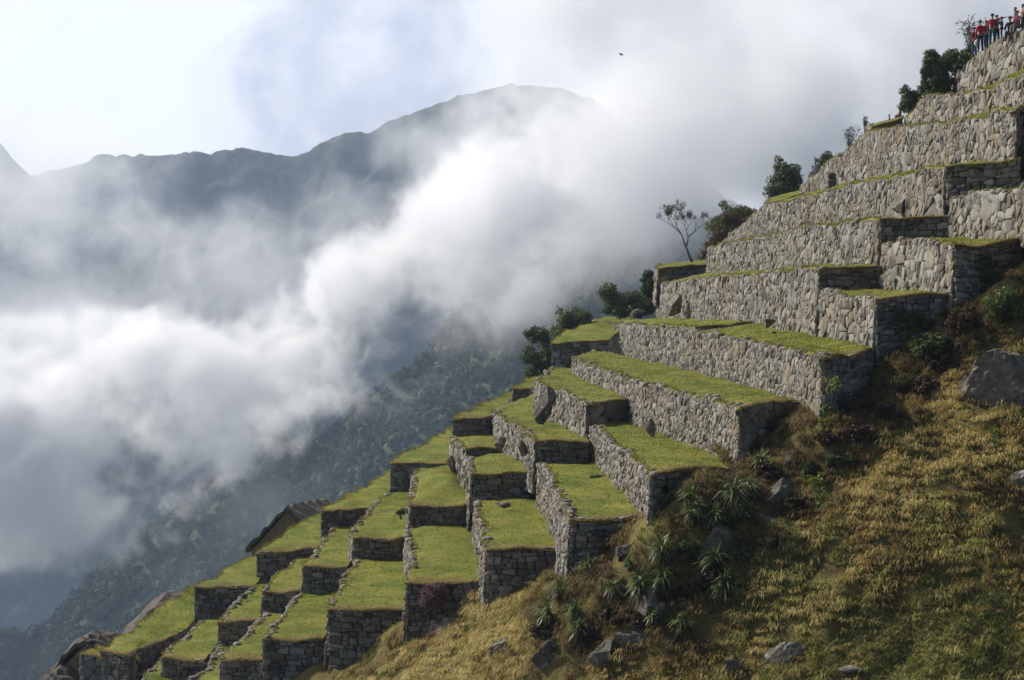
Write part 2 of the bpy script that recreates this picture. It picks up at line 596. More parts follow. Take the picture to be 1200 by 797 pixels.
class Wall:
    """a strip of wall: top rim and foot as polylines"""
    def __init__(self, top, foot, out):
        self.T = np.array([p[:] for p in top]); self.B = np.array([p[:] for p in foot])
        d = np.linalg.norm(np.diff(self.T, axis=0), axis=1)
        self.s = np.concatenate([[0], np.cumsum(d)])
        self.L = self.s[-1]
        self.out = out                              # +1: the face looks left of the walking direction, -1: right

    def at(self, s, t, d):
        """t metres down from the rim, d metres proud of the face"""
        s = np.asarray(s); t = np.asarray(t); d = np.asarray(d)
        T = np.stack([np.interp(s, self.s, self.T[:, k]) for k in range(3)], -1)
        B = np.stack([np.interp(s, self.s, self.B[:, k]) for k in range(3)], -1)
        i = np.clip(np.searchsorted(self.s, s, 'right') - 1, 0, len(self.s) - 2)
        dirv = self.T[i + 1] - self.T[i]
        dirv = dirv / np.linalg.norm(dirv, axis=-1, keepdims=True)
        n = np.stack([-dirv[..., 1], dirv[..., 0], np.zeros_like(dirv[..., 0])], -1) * self.out
        n /= np.maximum(np.linalg.norm(n, axis=-1, keepdims=True), 1e-6)
        down = B - T
        h = np.maximum(np.linalg.norm(down, axis=-1, keepdims=True), 1e-3)
        return T + down / h * t[..., None] + n * d[..., None]

    def height(self):
        return float(np.max(np.linalg.norm(self.B - self.T, axis=1)))


ICO_V, ICO_F = ico(2)


def stone_wall(name, wall, parent, seed, cw=0.34, ch=0.32, relief=0.06, big=0.10, coping=True, mat=None, coursed=False):
    rng = random.Random(seed)
    L, H = wall.L, wall.height()
    polys = coursed_stones(L, H, cw, ch, rng) if coursed else voronoi_stones(L, H, cw, ch, rng, big)
    S, T, D, tone = [], [], [], []
    loops, starts, mats = [], [], []
    for poly in polys:
        n = len(poly)
        cx = sum(p[0] for p in poly) / n; cy = sum(p[1] for p in poly) / n
        # worn corners: cut every corner once
        pts = []
        for k in range(n):
            ax, ay = poly[k]; bx, by = poly[(k + 1) % n]
            q = rng.uniform(.05, .24) if not coursed else rng.uniform(.12, .42)
            pts.append((ax * (1 - q) + bx * q, ay * (1 - q) + by * q)); q = rng.uniform(.05, .24); pts.append((ax * q + bx * (1 - q), ay * q + by * (1 - q)))
        n = len(pts)
        size = max(0.1, math.sqrt(sum((p[0] - cx) ** 2 + (p[1] - cy) ** 2 for p in pts) / n))
        gap = min(0.12, 0.011 / size)
        pr = rng.gauss(0.0, 0.5) * relief
        tx, ty = rng.gauss(0, .15), rng.gauss(0, .13)
        tn = rng.random()
        base = len(S)
        for sc, dep in ((1.0 - gap, -0.10), (0.97 - gap, relief * .25 + pr * .8), (0.80, relief * 0.72 + pr)):
            for (x, y) in pts:
                ux, uy = (x - cx) * sc, (y - cy) * sc
                S.append(cx + ux); T.append(cy + uy)
                D.append(dep + (ux * tx + uy * ty if dep > -0.1 else 0) + rng.uniform(-.012, .012))
                tone.append(tn)
        S.append(cx); T.append(cy); D.append(relief * 0.80 + pr); tone.append(tn)
        c = base + 3 * n
        flip = wall.out > 0
        for r in range(2):
            for k in range(n):
                a = base + r * n + k; b = base + r * n + (k + 1) % n
                q = (a, b, b + n, a + n)
                starts.append(len(loops)); loops.extend(q[::-1] if flip else q); mats.append(0)
        for k in range(n):
            q = (base + 2 * n + k, base + 2 * n + (k + 1) % n, c)
            starts.append(len(loops)); loops.extend(q[::-1] if flip else q); mats.append(0)
    V = wall.at(np.array(S), np.array(T), np.array(D))
    V = [V]; tone = [np.array(tone)]
    nv = len(S)
    # backing of earth and packed stone
    ns = max(2, int(L / 1.0) + 1)
    ss = np.linspace(0, L, ns)
    bv = np.concatenate([wall.at(ss, np.full(ns, 0.08), np.full(ns, -0.05)), wall.at(ss, np.full(ns, H), np.full(ns, -0.05)),
                         wall.at(ss, np.full(ns, 0.22), np.full(ns, -0.5))])
    for k in range(ns - 1):
        for q in ((k, k + 1, ns + k + 1, ns + k), (2 * ns + k, 2 * ns + k + 1, k + 1, k)):
            starts.append(len(loops)); loops.extend([nv + x for x in q]); mats.append(1)
    V.append(bv); tone.append(np.zeros(len(bv))); nv += len(bv)
    if coping:
        # uneven stones along the rim
        s = 0.1
        Lv, Lf = [], []
        while s < L - 0.05:
            w = rng.uniform(.10, .23)
            p = wall.at(np.array([s]), np.array([rng.uniform(-.03, .06)]), np.array([-rng.uniform(.05, .20)]))[0]
            k = 1 + 0.28 * vnoise(ICO_V[:, 0] * 1.3 + s * 7, ICO_V[:, 1] * 1.3, ICO_V[:, 2] * 1.3, seed=seed)
            ang = rng.uniform(0, 6.28); ca, sa = math.cos(ang), math.sin(ang)
            v = ICO_V * k[:, None] * np.array([w * 1.15, w * .8, w * rng.uniform(.42, .7)])
            v = np.stack([v[:, 0] * ca - v[:, 1] * sa, v[:, 0] * sa + v[:, 1] * ca, v[:, 2]], -1) + p
            for f in ICO_F:
                starts.append(len(loops)); loops.extend((f + nv).tolist()); mats.append(0)
            V.append(v); tone.append(np.full(len(v), .15 + .85 * rng.random())); nv += len(v)
            s += w * rng.uniform(1.4, 4.2)
    o = fast_mesh(name, np.concatenate(V), loops, starts, [mat or M_STONE, M_EARTH], parent)
    o.data.polygons.foreach_set('material_index', np.array(mats, np.int32))
    set_attr(o, 'tone', np.concatenate(tone))
    return o


# ================================================================== turf
def resample(P3, n):
    A = np.array([p[:] for p in P3])
    d = np.concatenate([[0], np.cumsum(np.linalg.norm(np.diff(A, axis=0), axis=1))])
    t = np.linspace(0, d[-1], n)
    return np.stack([np.interp(t, d, A[:, k]) for k in range(3)], -1)


def blades(pts, h, w, lean, rng, droop=None):
    """one narrow three-cornered blade per point; returns vertices"""
    n = len(pts)
    a = rng.uniform(0, 2 * np.pi, n)
    side = np.stack([np.cos(a), np.sin(a), np.zeros(n)], -1) * (w * rng.uniform(.6, 1.3, n))[:, None]
    b = rng.uniform(0, 2 * np.pi, n)
    hh = h * rng.uniform(.5, 1.4, n)
    tip = np.stack([np.cos(b) * lean * hh, np.sin(b) * lean * hh, hh], -1)
    if droop is not None:
        tip = tip + droop * hh[:, None]
    V = np.stack([pts - side, pts + side, pts + tip], 1)
    return V.reshape(-1, 3)


def turf(name, Lp, Rp, Fp, parent, seed, dens=26, rough=0.085, mound=0.0, fdry=1.0, lip=0.16):
    """grass between the left rim and the foot of the next wall (both far to near); Fp: front edge, left to right"""
    rng = np.random.default_rng(seed)
    la = sum((Vector(b) - Vector(a)).length for a, b in zip(Lp, Lp[1:]))
    wa = (Vector(Lp[-1]) - Vector(Rp[-1])).length
    nu = int(np.clip(la / 0.4, 4, 160)); nv = int(np.clip(wa / 0.3, 6, 40))
    A = resample(Lp, nu); B = resample(Rp, nu)
    v = np.linspace(0, 1, nv)
    G = A[:, None] * (1 - v)[None, :, None] + B[:, None] * v[None, :, None]
    # keep the turf a hand's breadth behind the rim stones, tuck it under the next wall
    out = (A - B); out[:, 2] = 0
    wd = np.maximum(np.linalg.norm(out, axis=1, keepdims=True), .01)
    G += (-out / wd * 0.16)[:, None, :] * (1 - v)[None, :, None]
    G += (-out / wd * 0.35)[:, None, :] * v[None, :, None]
    if Fp is not None and len(Fp) > 2:            # bent front edge
        fr = resample(Fp, nv)
        k = np.clip((np.arange(nu) - nu * 0.6) / (nu * 0.4), 0, 1)[:, None, None]
        G = G + k * (fr - G[-1])[None]
    uu = np.linspace(0, 1, nu)[:, None]
    nz = rough * fbm(G[..., 0] * .9, G[..., 1] * .9, octaves=3, seed=seed) + 0.03
    if mound:
        nz = nz + mound * np.sin(np.pi * v)[None] * np.sin(np.pi * np.clip(uu * 1.1, 0, 1)) * (1 + .5 * fbm(G[..., 0] * .6, G[..., 1] * .6, octaves=2, seed=seed + 5))
    G[..., 2] += nz
    # lip hanging over the front wall
    fwd = G[-1] - G[-2]; fwd[:, 2] = 0
    fwd /= np.maximum(np.linalg.norm(fwd, axis=1, keepdims=True), .01)
    jag = (0.5 + 0.5 * fbm(np.arange(nv) * .55, np.zeros(nv) + seed * 1.7, octaves=3, seed=seed))[:, None]
    r1 = G[-1] + fwd * (0.05 + .08 * jag) - np.array([0, 0, 0.03])
    r2 = r1 + fwd * (0.01 + .03 * jag) - np.array([0, 0, 1]) * (lip * (0.05 + 1.0 * jag ** 2))
    G = np.concatenate([G, r1[None], r2[None]], 0)
    # lip on the left rim
    c1 = G[:, :1] - np.array([0, 0, .10]) + np.concatenate([(out / wd)[:, None] * 0.05] + [(out / wd)[-1:, None] * 0.05] * 2, 0)
    G = np.concatenate([c1, G], 1)
    nu2, nv2 = G.shape[:2]
    dryF = np.zeros((nu2, nv2))
    dist = np.linalg.norm(G - G[-3][None], axis=-1)
    dryF = fdry * np.exp(-dist / 0.55) + 0.25 * np.exp(-np.arange(nv2) / 1.5)[None] - 0.15
    q = grid_faces(nu2, nv2)
    loops = q[:, ::-1].ravel(); starts = np.arange(len(q)) * 4
    V = [G.reshape(-1, 3)]
    dry = [dryF.ravel()]; tone = [0.25 + 0.2 * RNG.random(nu2 * nv2)]
    # blades all over
    area = la * wa
    n = int(min(area * dens, 26000))
    iu = rng.uniform(0, nu2 - 3.001, n); iv = rng.uniform(0.6, nv2 - 1.001, n)
    a0 = iu.astype(int); b0 = iv.astype(int); fu = (iu - a0)[:, None]; fv = (iv - b0)[:, None]
    pts = (G[a0, b0] * (1 - fu) * (1 - fv) + G[a0 + 1, b0] * fu * (1 - fv) + G[a0, b0 + 1] * (1 - fu) * fv + G[a0 + 1, b0 + 1] * fu * fv)
    V.append(blades(pts - np.array([0, 0, .01]), 0.055, 0.032, 0.9, rng)); dry.append(np.repeat(dryF[a0, b0] + rng.normal(0, .12, n), 3)); tone.append(np.repeat(rng.random(n), 3))
    # longer, browned blades hanging off the front edge
    n2 = int(wa * 170)
    iv = rng.uniform(0.6, nv2 - 1.001, n2); b0 = iv.astype(int); fv = (iv - b0)[:, None]
    row = rng.integers(nu2 - 3, nu2 - 1, n2)
    pts = G[row, b0] * (1 - fv) + G[row, b0 + 1] * fv
    V.append(blades(pts, 0.155, 0.03, 0.8, rng, droop=np.array([0, -0.55, -1.15]))); dry.append(np.repeat(rng.normal(.75, .25, n2) * fdry, 3)); tone.append(np.repeat(rng.random(n2), 3))
    # and tufts along the left rim
    n3 = int(la * 22)
    iu = rng.uniform(0, nu2 - 3.001, n3); a0 = iu.astype(int); fu = (iu - a0)[:, None]
    pts = G[a0, 1] * (1 - fu) + G[a0 + 1, 1] * fu + np.stack([rng.normal(0, .08, n3), np.zeros(n3), np.zeros(n3)], -1)
    V.append(blades(pts, 0.12, 0.035, 0.8, rng)); dry.append(np.repeat(rng.normal(.3, .25, n3), 3)); tone.append(np.repeat(rng.random(n3), 3))
    nb = sum(len(x) for x in V[1:]) // 3
    o0 = len(V[0])
    loops = np.concatenate([loops, o0 + np.arange(nb * 3)])
    starts = np.concatenate([starts, len(q) * 4 + np.arange(nb) * 3])
    o = fast_mesh(name, np.concatenate(V), loops, starts, M_TURF, parent)
    set_attr(o, 'dry', np.concatenate(dry)); set_attr(o, 'tone', np.concatenate(tone))
    return o


# ================================================================== terraces
def lev(z, pts):
    """points on the level z seen at these photo pixels"""
    return [P(x, y, -z * F / (y - HY)) for x, y in pts]


def wp(x75, pts, k=0.04):
    """points on an upright wall that runs into the distance, x75 metres to the right where it is 75 m away"""
    return [P(px, py, F * (x75 + 75 * k) / (px - 600 + F * k)) for px, py in pts]


N_CELL = [0]
ALL_L = []


def terrace(label, Lp, Rp, ldrop=2.6, fdrop=3.0, Fp=None, mound=0.0, big=0.085, fbig=0.035, lwall=True, fwall=True, fdry=1.0, group='stepped grass terraces with dry stone walls', lfoot=None, lip=0.16, coping=True, rwall=False):
    N_CELL[0] += 1
    sd = 100 + N_CELL[0] * 13
    Lp = [Vector(p) for p in Lp]; Rp = [Vector(p) for p in Rp]
    def wobble(P_, k, sd_, amp=.07):
        A = np.array([p[:] for p in P_])
        d = np.concatenate([[0], np.cumsum(np.linalg.norm(np.diff(A, axis=0), axis=1))])
        n_ = max(len(P_), int(d[-1] / 1.1) + 2)
        t_ = np.unique(np.concatenate([np.linspace(0, d[-1], n_), d]))
        Q = np.stack([np.interp(t_, d, A[:, c]) for c in range(3)], -1)
        e_ = np.clip(np.minimum(t_, d[-1] - t_) / 1.0, 0, 1)
        Q[:, k] += amp * 1.3 * e_ * fbm(t_ / 2.3, t_ * 0 + sd_, octaves=2, seed=sd_)
        Q[:, 2] += amp * (.35 + .65 * e_) * fbm(t_ / 1.7, t_ * 0 + sd_ + 9.5, octaves=2, seed=sd_ + 1)
        return [Vector(q) for q in Q]
    Lp = wobble(Lp, 0, sd, .17)
    fr = Fp or wobble([Lp[-1], Rp[-1]], 1, sd + 3, .2)
    base = (Lp[-1] + Rp[-1]) / 2
    base = Vector((base.x, base.y, base.z - fdrop))
    t = empty('stone_terrace', base, label, 'terrace', group)
    ALL_L.append((Lp, Rp))
    ym = sum(p.y for p in Lp) / len(Lp)
    size = 0.185 + max(0, ym - 75) * 0.0012
    if lwall:
        foot = [p + Vector((-0.06 * ldrop, 0, -ldrop)) for p in Lp] if lfoot is None else [Vector(p) for p in lfoot]
        w = Wall(Lp, foot, -1)
        stone_wall('retaining_wall', w, t, sd, size * 1.65, size * 0.78, 0.034, big, coping)
    if fwall:
        foot = [p + Vector((0, -0.05 * fdrop, -fdrop)) for p in fr]
        w = Wall(fr, foot, -1)
        stone_wall('end_wall', w, t, sd + 5, size * 1.9, size * 1.05, 0.045, fbig, False, None, fbig < .2)
    turf('turf', Lp, Rp, fr, t, sd + 9, mound=mound, fdry=fdry, lip=lip, dens=30 if ym < 100 else 14)
    return t


TZ = dict(E0=-10.36, E1=-9.04, E2=-8.8, N2=-7.74, N3=-7.0, D0=-8.34, D1=-7.28, C0=-6.6, C1=-5.47, B0=-4.4,
          F0=-12.1, F1=-10.8, M0=-13.8, M1=-12.64, N1=-10.7, L0=-15.3, L1=-13.98, L2=-12.95, K1=-14.95, K0=-15.4, Km=-16.55,
          J1=-16.5, J0=-16.6, Jm=-17.85, I0=-17.9, Im=-18.9, I1=-18.4, H=-18.6)


def build_terraces():
    z = TZ
    # ---- columns that step down towards the viewer, from the middle to the lower left
    T = terrace
    T('grass terrace with tall shaded end wall, next left of the one with the green tuft',
      lev(z['E0'], [(554, 583), (560, 600), (566, 620), (570, 642)]), lev(z['E0'], [(624, 580), (640, 605), (657, 641)]), fdrop=3.8, big=.04)
    T('small square grass step with a large smooth slab in its shaded end wall',
      lev(z['E1'], [(545, 530), (548, 540), (552, 555)]), lev(z['E1'], [(598, 526), (610, 538), (622, 554)]), fdrop=2.0, ldrop=3.2)
    T('narrow grass ledge edged by a thin stone line, below a dark skyline wall',
      lev(z['E2'], [(531, 510), (537, 519), (546, 527)]), lev(z['E2'], [(580, 506), (590, 525)]), fdrop=0.8, ldrop=2.6, big=.25)
    T('skyline meadow strip above a wide dark wall, left of the leaning grey slab',
      lev(z['N2'], [(602, 458), (566, 473), (531, 492)]), lev(z['N2'], [(612, 458), (588, 473), (577, 489)]), fdrop=2.6, lwall=False)
    T('small skyline grass step with a short dark wall, right below the round dark bushes',
      lev(z['N3'], [(642, 431), (622, 443), (601, 456)]), lev(z['N3'], [(656, 432), (642, 441), (622, 455)]), fdrop=1.6, lwall=False)
    T('long grass terrace dotted with one green tuft, ending in a tall shaded corner',
      lev(z['D0'], [(624, 526), (634, 543), (642, 558), (655, 580), (668, 605)]), lev(z['D0'], [(676, 526), (690, 541), (720, 566), (752, 602)]), fdrop=3.6, big=.03)
    T('grass terrace at the foot of the leaning grey slab, its end wall ragged',
      lev(z['D1'], [(576, 480), (590, 492), (610, 505), (627, 518)]), lev(z['D1'], [(626, 462), (645, 486), (668, 498), (690, 517)]), fdrop=2.0, big=.05)
    T('sunlit terrace with a lone slab propped on its back wall and a rubble rim',
      lev(z['C0'], [(680, 492), (698, 503), (730, 527), (763, 557)]), lev(z['C0'], [(742, 490), (800, 516), (855, 548)]), fdrop=3.2, big=.03)
    T('small bright grass platform with one huge flat stone in its shaded end wall',
      lev(z['C1'], [(646, 431), (626, 451), (662, 459), (688, 472)]), lev(z['C1'], [(662, 431), (690, 449), (715, 457), (748, 467)]), fdrop=2.4, fbig=.35)
    T('long pale rubble terrace wall ending in squared corner blocks above the spiky plants',
      lev(z['B0'], [(671, 420), (700, 432), (745, 446), (808, 462), (868, 478)]), lev(z['B0'], [(694, 411), (715, 414), (800, 434), (900, 460), (935, 472)]), fdrop=3.4, ldrop=2.9, big=.03, fbig=.25)
    T('dark skyline wall capped by a thick cushion of yellow grass beside the bushes',
      [P(738, 371, 172), P(690, 377, 156), P(662, 389, 144), P(646, 401, 137)], [P(745, 373, 160), P(725, 388, 143), P(712, 398, 136)], fdrop=3.2, lwall=False, mound=.35, lip=.4)
    # ---- columns left of the middle
    T('terrace with a purple flowering shrub on its shaded end wall',
      lev(z['F0'], [(480, 612), (479, 640), (476, 682)]), lev(z['F0'], [(546, 605), (556, 640), (565, 682)]), fdrop=4.0, mound=.25)
    T('humped bright grass mound with a dark end wall, in the middle of the steps',
      lev(z['F1'], [(488, 550), (482, 570), (480, 592)]), lev(z['F1'], [(522, 547), (537, 562), (547, 590)]), fdrop=2.4, mound=.45)
    T('terrace with a wide shaded end wall, next left of the purple shrub',
      lev(z['M0'], [(416, 652), (400, 683), (384, 712)]), lev(z['M0'], [(477, 652), (476, 680), (476, 713)]), fdrop=3.6)
    T('grass step with a single dark round bush at its right edge',
      lev(z['M1'], [(456, 580), (432, 594), (418, 618), (414, 629)]), lev(z['M1'], [(480, 577), (478, 600), (477, 629)]), fdrop=2.0)
    T('skyline meadow strip above a dark wall, directly behind the humped mound',
      lev(z['N1'], [(530, 501), (492, 522), (457, 542)]), lev(z['N1'], [(534, 504), (531, 525), (524, 543)]), fdrop=3.4, lwall=False)
    T('terrace with broad rounded-stone end wall at the bottom edge, beside the ochre slope',
      lev(z['L0'], [(353, 694), (330, 722), (308, 747)]), lev(z['L0'], [(394, 692), (385, 715), (379, 746)]), fdrop=3.6)
    T('grass step left of the step with the dark round bush, its low wall shaded',
      lev(z['L1'], [(393, 617), (373, 642), (355, 665)]), lev(z['L1'], [(418, 615), (414, 640), (407, 665)]), fdrop=2.2)
    T('skyline meadow strip just right of the thatched gable',
      lev(z['L2'], [(456, 552), (420, 574), (377, 599)]), lev(z['L2'], [(472, 556), (448, 578), (431, 594)]), fdrop=2.4, lwall=False)
    T('skyline grass terrace directly in front of the thatched gable',
      lev(z['K1'], [(376, 602), (340, 622), (301, 647)]), lev(z['K1'], [(380, 616), (378, 630), (373, 642)]), fdrop=2.4, lwall=False)
    T('grass step below the thatched gable terrace, edged by a white line of rim stones',
      lev(z['K0'], [(349, 651), (328, 671), (308, 692)]), lev(z['K0'], [(377, 648), (362, 672), (352, 692)]), fdrop=1.8)
    T('grass step at the bottom edge with ochre grass on its end wall',
      lev(z['Km'], [(309, 717), (285, 748), (259, 774)]), lev(z['Km'], [(350, 715), (328, 740), (310, 774)]), fdrop=2.6)
    T('skyline terrace with a tall dark wall at the upper end of the long thatched roof',
      lev(z['J1'], [(302, 648), (265, 668), (228, 687)]), lev(z['J1'], [(306, 655), (305, 670), (298, 686)]), fdrop=2.6, lwall=False)
    T('small grass step with a loose grey stone on its rim, third from the left end',
      lev(z['J0'], [(301, 686), (280, 706), (256, 728)]), lev(z['J0'], [(317, 684), (309, 702), (300, 728)]), fdrop=2.0)
    T('lowest narrow grass step between the two bottom end walls at left',
      lev(z['Jm'], [(258, 755), (240, 778), (212, 812)]), lev(z['Jm'], [(302, 753), (280, 778), (260, 812)]), fdrop=2.0)
    T('grass step with a stone end wall just right of the leftmost boulder wall',
      lev(z['I0'], [(233, 727), (212, 748), (190, 770)]), lev(z['I0'], [(258, 726), (250, 748), (240, 771)]), fdrop=2.6)
    T('narrow stony strip at the bottom left between two shaded walls',
      lev(z['Im'], [(196, 758), (180, 780), (162, 812)]), lev(z['Im'], [(202, 765), (196, 790), (192, 812)]), fdrop=2.0)
    T('wide sloping meadow beside the long thatched roof, leftmost of the skyline',
      lev(z['I1'], [(226, 686), (170, 724), (117, 763)]), lev(z['I1'], [(230, 695), (230, 720), (208, 744)]),
      Fp=lev(z['I1'], [(117, 763), (152, 768), (159, 761), (183, 752), (208, 744)]), fdrop=3.0, lwall=False)
    T('dark boulder wall under the seated figure, leftmost of all',
      lev(z['H'], [(112, 757), (94, 766)]), lev(z['H'], [(145, 761), (158, 771)]), fdrop=2.6, fbig=.6, lwall=False)
    # ---- long walls at the right, one above the other
    T('long terrace wall of pale rubble under the mid-height meadow, its far half a step higher',
      wp(11.5, [(708, 378), (760, 381), (815, 385)]), wp(14.6, [(772, 373), (830, 374), (884, 376)]), ldrop=2.9, fdrop=1.0, big=.06, mound=0)
    T('broad sunlit meadow with scattered small rocks above the longest pale wall',
      wp(11.5, [(816, 388), (860, 397), (910, 407), (965, 418)]), wp(14.6, [(886, 379), (930, 387), (976, 397), (1024, 407)]), ldrop=3.2, fdrop=4.0, big=.05)
    T('high wall with an upright dark boulder leaning on its left end',
      wp(14.6, [(771, 333), (840, 325), (900, 320), (960, 315)]), wp(17.7, [(829, 320), (900, 316), (970, 312), (1033, 310)]), ldrop=3.4, fdrop=1.8)
    T('lower right end of the boulder wall, with large pale slabs and a grass ledge',
      wp(14.6, [(958, 341), (990, 346), (1026, 351)]), wp(17.7, [(1034, 340), (1070, 342), (1116, 343)]), ldrop=3.4, fdrop=3.0, big=.22, fbig=.1)
    T('rubble wall under a thin grass line, below the leaning pale boulder',
      wp(17.7, [(829, 290), (880, 281), (938, 270), (1031, 258)]), wp(20.8, [(846, 288), (900, 274), (1000, 262), (1112, 252)]), ldrop=2.9, fdrop=1.6)
    T('wall of huge brown boulders at the right with a shaggy dark bank below its corner',
      wp(17.7, [(1034, 286), (1070, 281), (1094, 283), (1118, 288)]), wp(20.8, [(1118, 279), (1150, 279), (1196, 281)]), ldrop=3.6, fdrop=4.0, big=.28)
    T('upper wall with a pale boulder leaning at its foot',
      wp(20.8, [(843, 287), (868, 264), (893, 243), (955, 228), (1010, 215), (1060, 205), (1108, 195)]),
      wp(23.8, [(905, 245), (925, 230), (957, 225), (1000, 212), (1060, 200), (1150, 188), (1196, 184)]), ldrop=2.9, fdrop=1.9)
    T('short wall with a white upright stone at the right edge of the picture',
      wp(20.8, [(1112, 233), (1150, 226), (1200, 217), (1240, 210)]), [P(1188, 229, 81), P(1215, 222, 79), P(1245, 214, 77), P(1275, 208, 75)], ldrop=2.6, fdrop=3.0, big=.35)
    T('second highest wall, rising along the skyline from the blue-clad visitor',
      wp(23.8, [(937, 220), (960, 200), (990, 177), (1020, 156), (1060, 149), (1100, 146), (1150, 136), (1193, 127)]),
      wp(25.8, [(950, 222), (975, 200), (1005, 176), (1040, 150), (1072, 146), (1110, 143), (1155, 134), (1200, 124)]), ldrop=3.7, fdrop=1.8)
    T('wall under the hanging shrub with a bright grass band at its right',
      wp(25.8, [(1058, 139), (1072, 122), (1088, 113), (1120, 112), (1150, 107), (1176, 97), (1200, 88), (1230, 76)]),
      wp(28, [(1075, 138), (1090, 122), (1105, 114), (1130, 110), (1155, 100), (1180, 89), (1203, 78), (1235, 64)]), ldrop=3.2, fdrop=2.0, big=.15)
    T('topmost wall of big blocks with the crowd of visitors standing on it',
      wp(28, [(1118, 87), (1126, 79), (1150, 62), (1175, 45), (1200, 32), (1240, 10)]),
      [p + Vector((5, 1.5, 0)) for p in wp(28, [(1118, 87), (1126, 79), (1150, 62), (1175, 45), (1200, 32), (1240, 10)])], ldrop=2.9, fdrop=2.9, big=.38, coping=False)
    # ---- small blocks at the far ends of the walls
    T('grass-capped dark block at the far end of the boulder wall, below the bare tree',
      [P(769, 311, 150), P(771, 316, 139)], [P(828, 304, 150), P(830, 309, 139)], ldrop=3.0, fdrop=1.4, lip=.35)
    T('grass-capped dark block at the skyline below the green tree',
      [P(900, 233, 140), P(897, 239, 127)], [P(953, 219, 140), P(954, 224, 127)], ldrop=1.2, fdrop=1.0, lip=.35)
    T('little notched block with a shaded end below the blue-clad visitor',
      [P(958, 210, 128), P(971, 203, 116)], [P(990, 203, 128), P(997, 201, 116)], ldrop=1.6, fdrop=1.2)
    T('grass-topped block with a dark end on the upper skyline, below the red-clad visitors',
      [P(1016, 149, 124), P(1022, 148, 110)], [P(1052, 137, 124), P(1058, 138, 110)], ldrop=1.8, fdrop=1.4, lip=.3)


build_terraces()


# ================================================================== the grassy bank in front
BANK = [  # photo pixel and distance of points on the bank
    (375, 797, 74.5), (430, 768, 74.6), (475, 743, 73), (520, 730, 71.3), (562, 713, 69.4), (610, 700, 69.0), (655, 682, 68.6), (664, 683, 63.4), (710, 655, 63.2), (752, 622, 63.0),
    (762, 618, 61.7), (810, 590, 61.7), (855, 565, 61.8), (870, 551, 65.8), (925, 512, 66.2), (962, 490, 64.5), (1000, 480, 66.2), (1040, 445, 68.6), (1075, 412, 68.8), (1128, 382, 68.6), (1165, 345, 68.4), (1200, 322, 68.6),
    # crest of the rocky spur
    (600, 745, 65.8), (650, 722, 63.8), (700, 690, 62.2), (760, 645, 61.2), (830, 603, 61.3), (885, 572, 63.2), (920, 548, 64.3),
    # its foot
    (630, 800, 62.3), (690, 790, 60.5), (740, 765, 60.2), (795, 728, 60.2), (850, 680, 60.3), (900, 628, 61.8), (940, 582, 63.4), (965, 545, 64), (1040, 488, 65.3), (1110, 442, 67.3),
    # the open slope at the right
    (1140, 400, 68), (1160, 430, 66.6), (1200, 400, 66.5), (1200, 480, 64), (1080, 520, 63.0), (1200, 600, 59.8), (1050, 620, 60.0), (960, 660, 59.3),
    (1200, 797, 53.8), (1100, 700, 57.2), (1000, 720, 57.4), (900, 797, 56.5), (1000, 797, 55.3), (930, 720, 58), (840, 797, 57.8), (760, 830, 58),
    (400, 830, 72), (480, 790, 69.3), (560, 790, 66), (540, 755, 68.6), (520, 850, 65), (600, 900, 60),
    (1250, 300, 70), (1300, 350, 67), (1345, 215, 71), (1390, 110, 75), (1450, 40, 79), (1400, 500, 62), (1400, 800, 52), (1200, 1050, 45), (900, 1050, 48), (700, 1000, 54), (300, 900, 70), (1480, 250, 70), (200, 950, 74),
]
BK = np.array([P(*b)[:] for b in BANK])


def tps_fit(xy, z, smooth=0.0004):
    n = len(xy)
    d = np.linalg.norm(xy[:, None] - xy[None], axis=-1)
    K = np.where(d > 0, d * d * np.log(d + 1e-9), 0) + np.eye(n) * smooth * n
    Pm = np.concatenate([np.ones((n, 1)), xy], 1)
    A = np.block([[K, Pm], [Pm.T, np.zeros((3, 3))]])
    return np.linalg.solve(A, np.concatenate([z, np.zeros(3)]))


_BW = tps_fit(BK[:, :2] / 10.0, BK[:, 2])


def bank_smooth(x, y):
    x = np.asarray(x, float) / 10; y = np.asarray(y, float) / 10
    r = _BW[len(BK)] + _BW[len(BK) + 1] * x + _BW[len(BK) + 2] * y
    for i in range(len(BK)):
        d = np.hypot(x - BK[i, 0] / 10, y - BK[i, 1] / 10)
        r = r + _BW[i] * np.where(d > 0, d * d * np.log(d + 1e-9), 0)
    return r


def bank_z(x, y):
    z = bank_smooth(x, y)
    z = z + 0.34 * fbm(x / 1.8, y / 1.8, octaves=3, seed=31) + 0.17 * np.abs(fbm(x / .65, y / .65, octaves=2, seed=33)) - .08
    return z - 5.0 * np.maximum(y - 70.2, 0) * np.clip((x - 6) / 2, 0, 1) * np.clip((25.5 - x) / 2, 0, 1)


def in_poly(x, y, poly):
    c = np.zeros(x.shape, bool)
    n = len(poly)
    for i in range(n):
        x1, y1 = poly[i]; x2, y2 = poly[(i + 1) % n]
        t = (y1 > y) != (y2 > y)
        with np.errstate(divide='ignore', invalid='ignore'):
            c ^= t & (x < (x2 - x1) * (y - y1) / ((y2 - y1) if y2 != y1 else 1e-9) + x1)
    return c


def terrace_mask(x, y):
    """height of the lowest terrace top over (x, y), or +inf"""
    m = np.full(x.shape, np.inf)
    for Lp, Rp in ALL_L:
        poly = [(p.x - .0, p.y) for p in Lp] + [(p.x + .2, p.y) for p in reversed(Rp)]
        zt = min(min(p.z for p in Lp), min(p.z for p in Rp))
        m = np.where(in_poly(x, y, poly), np.minimum(m, zt), m)
    return m


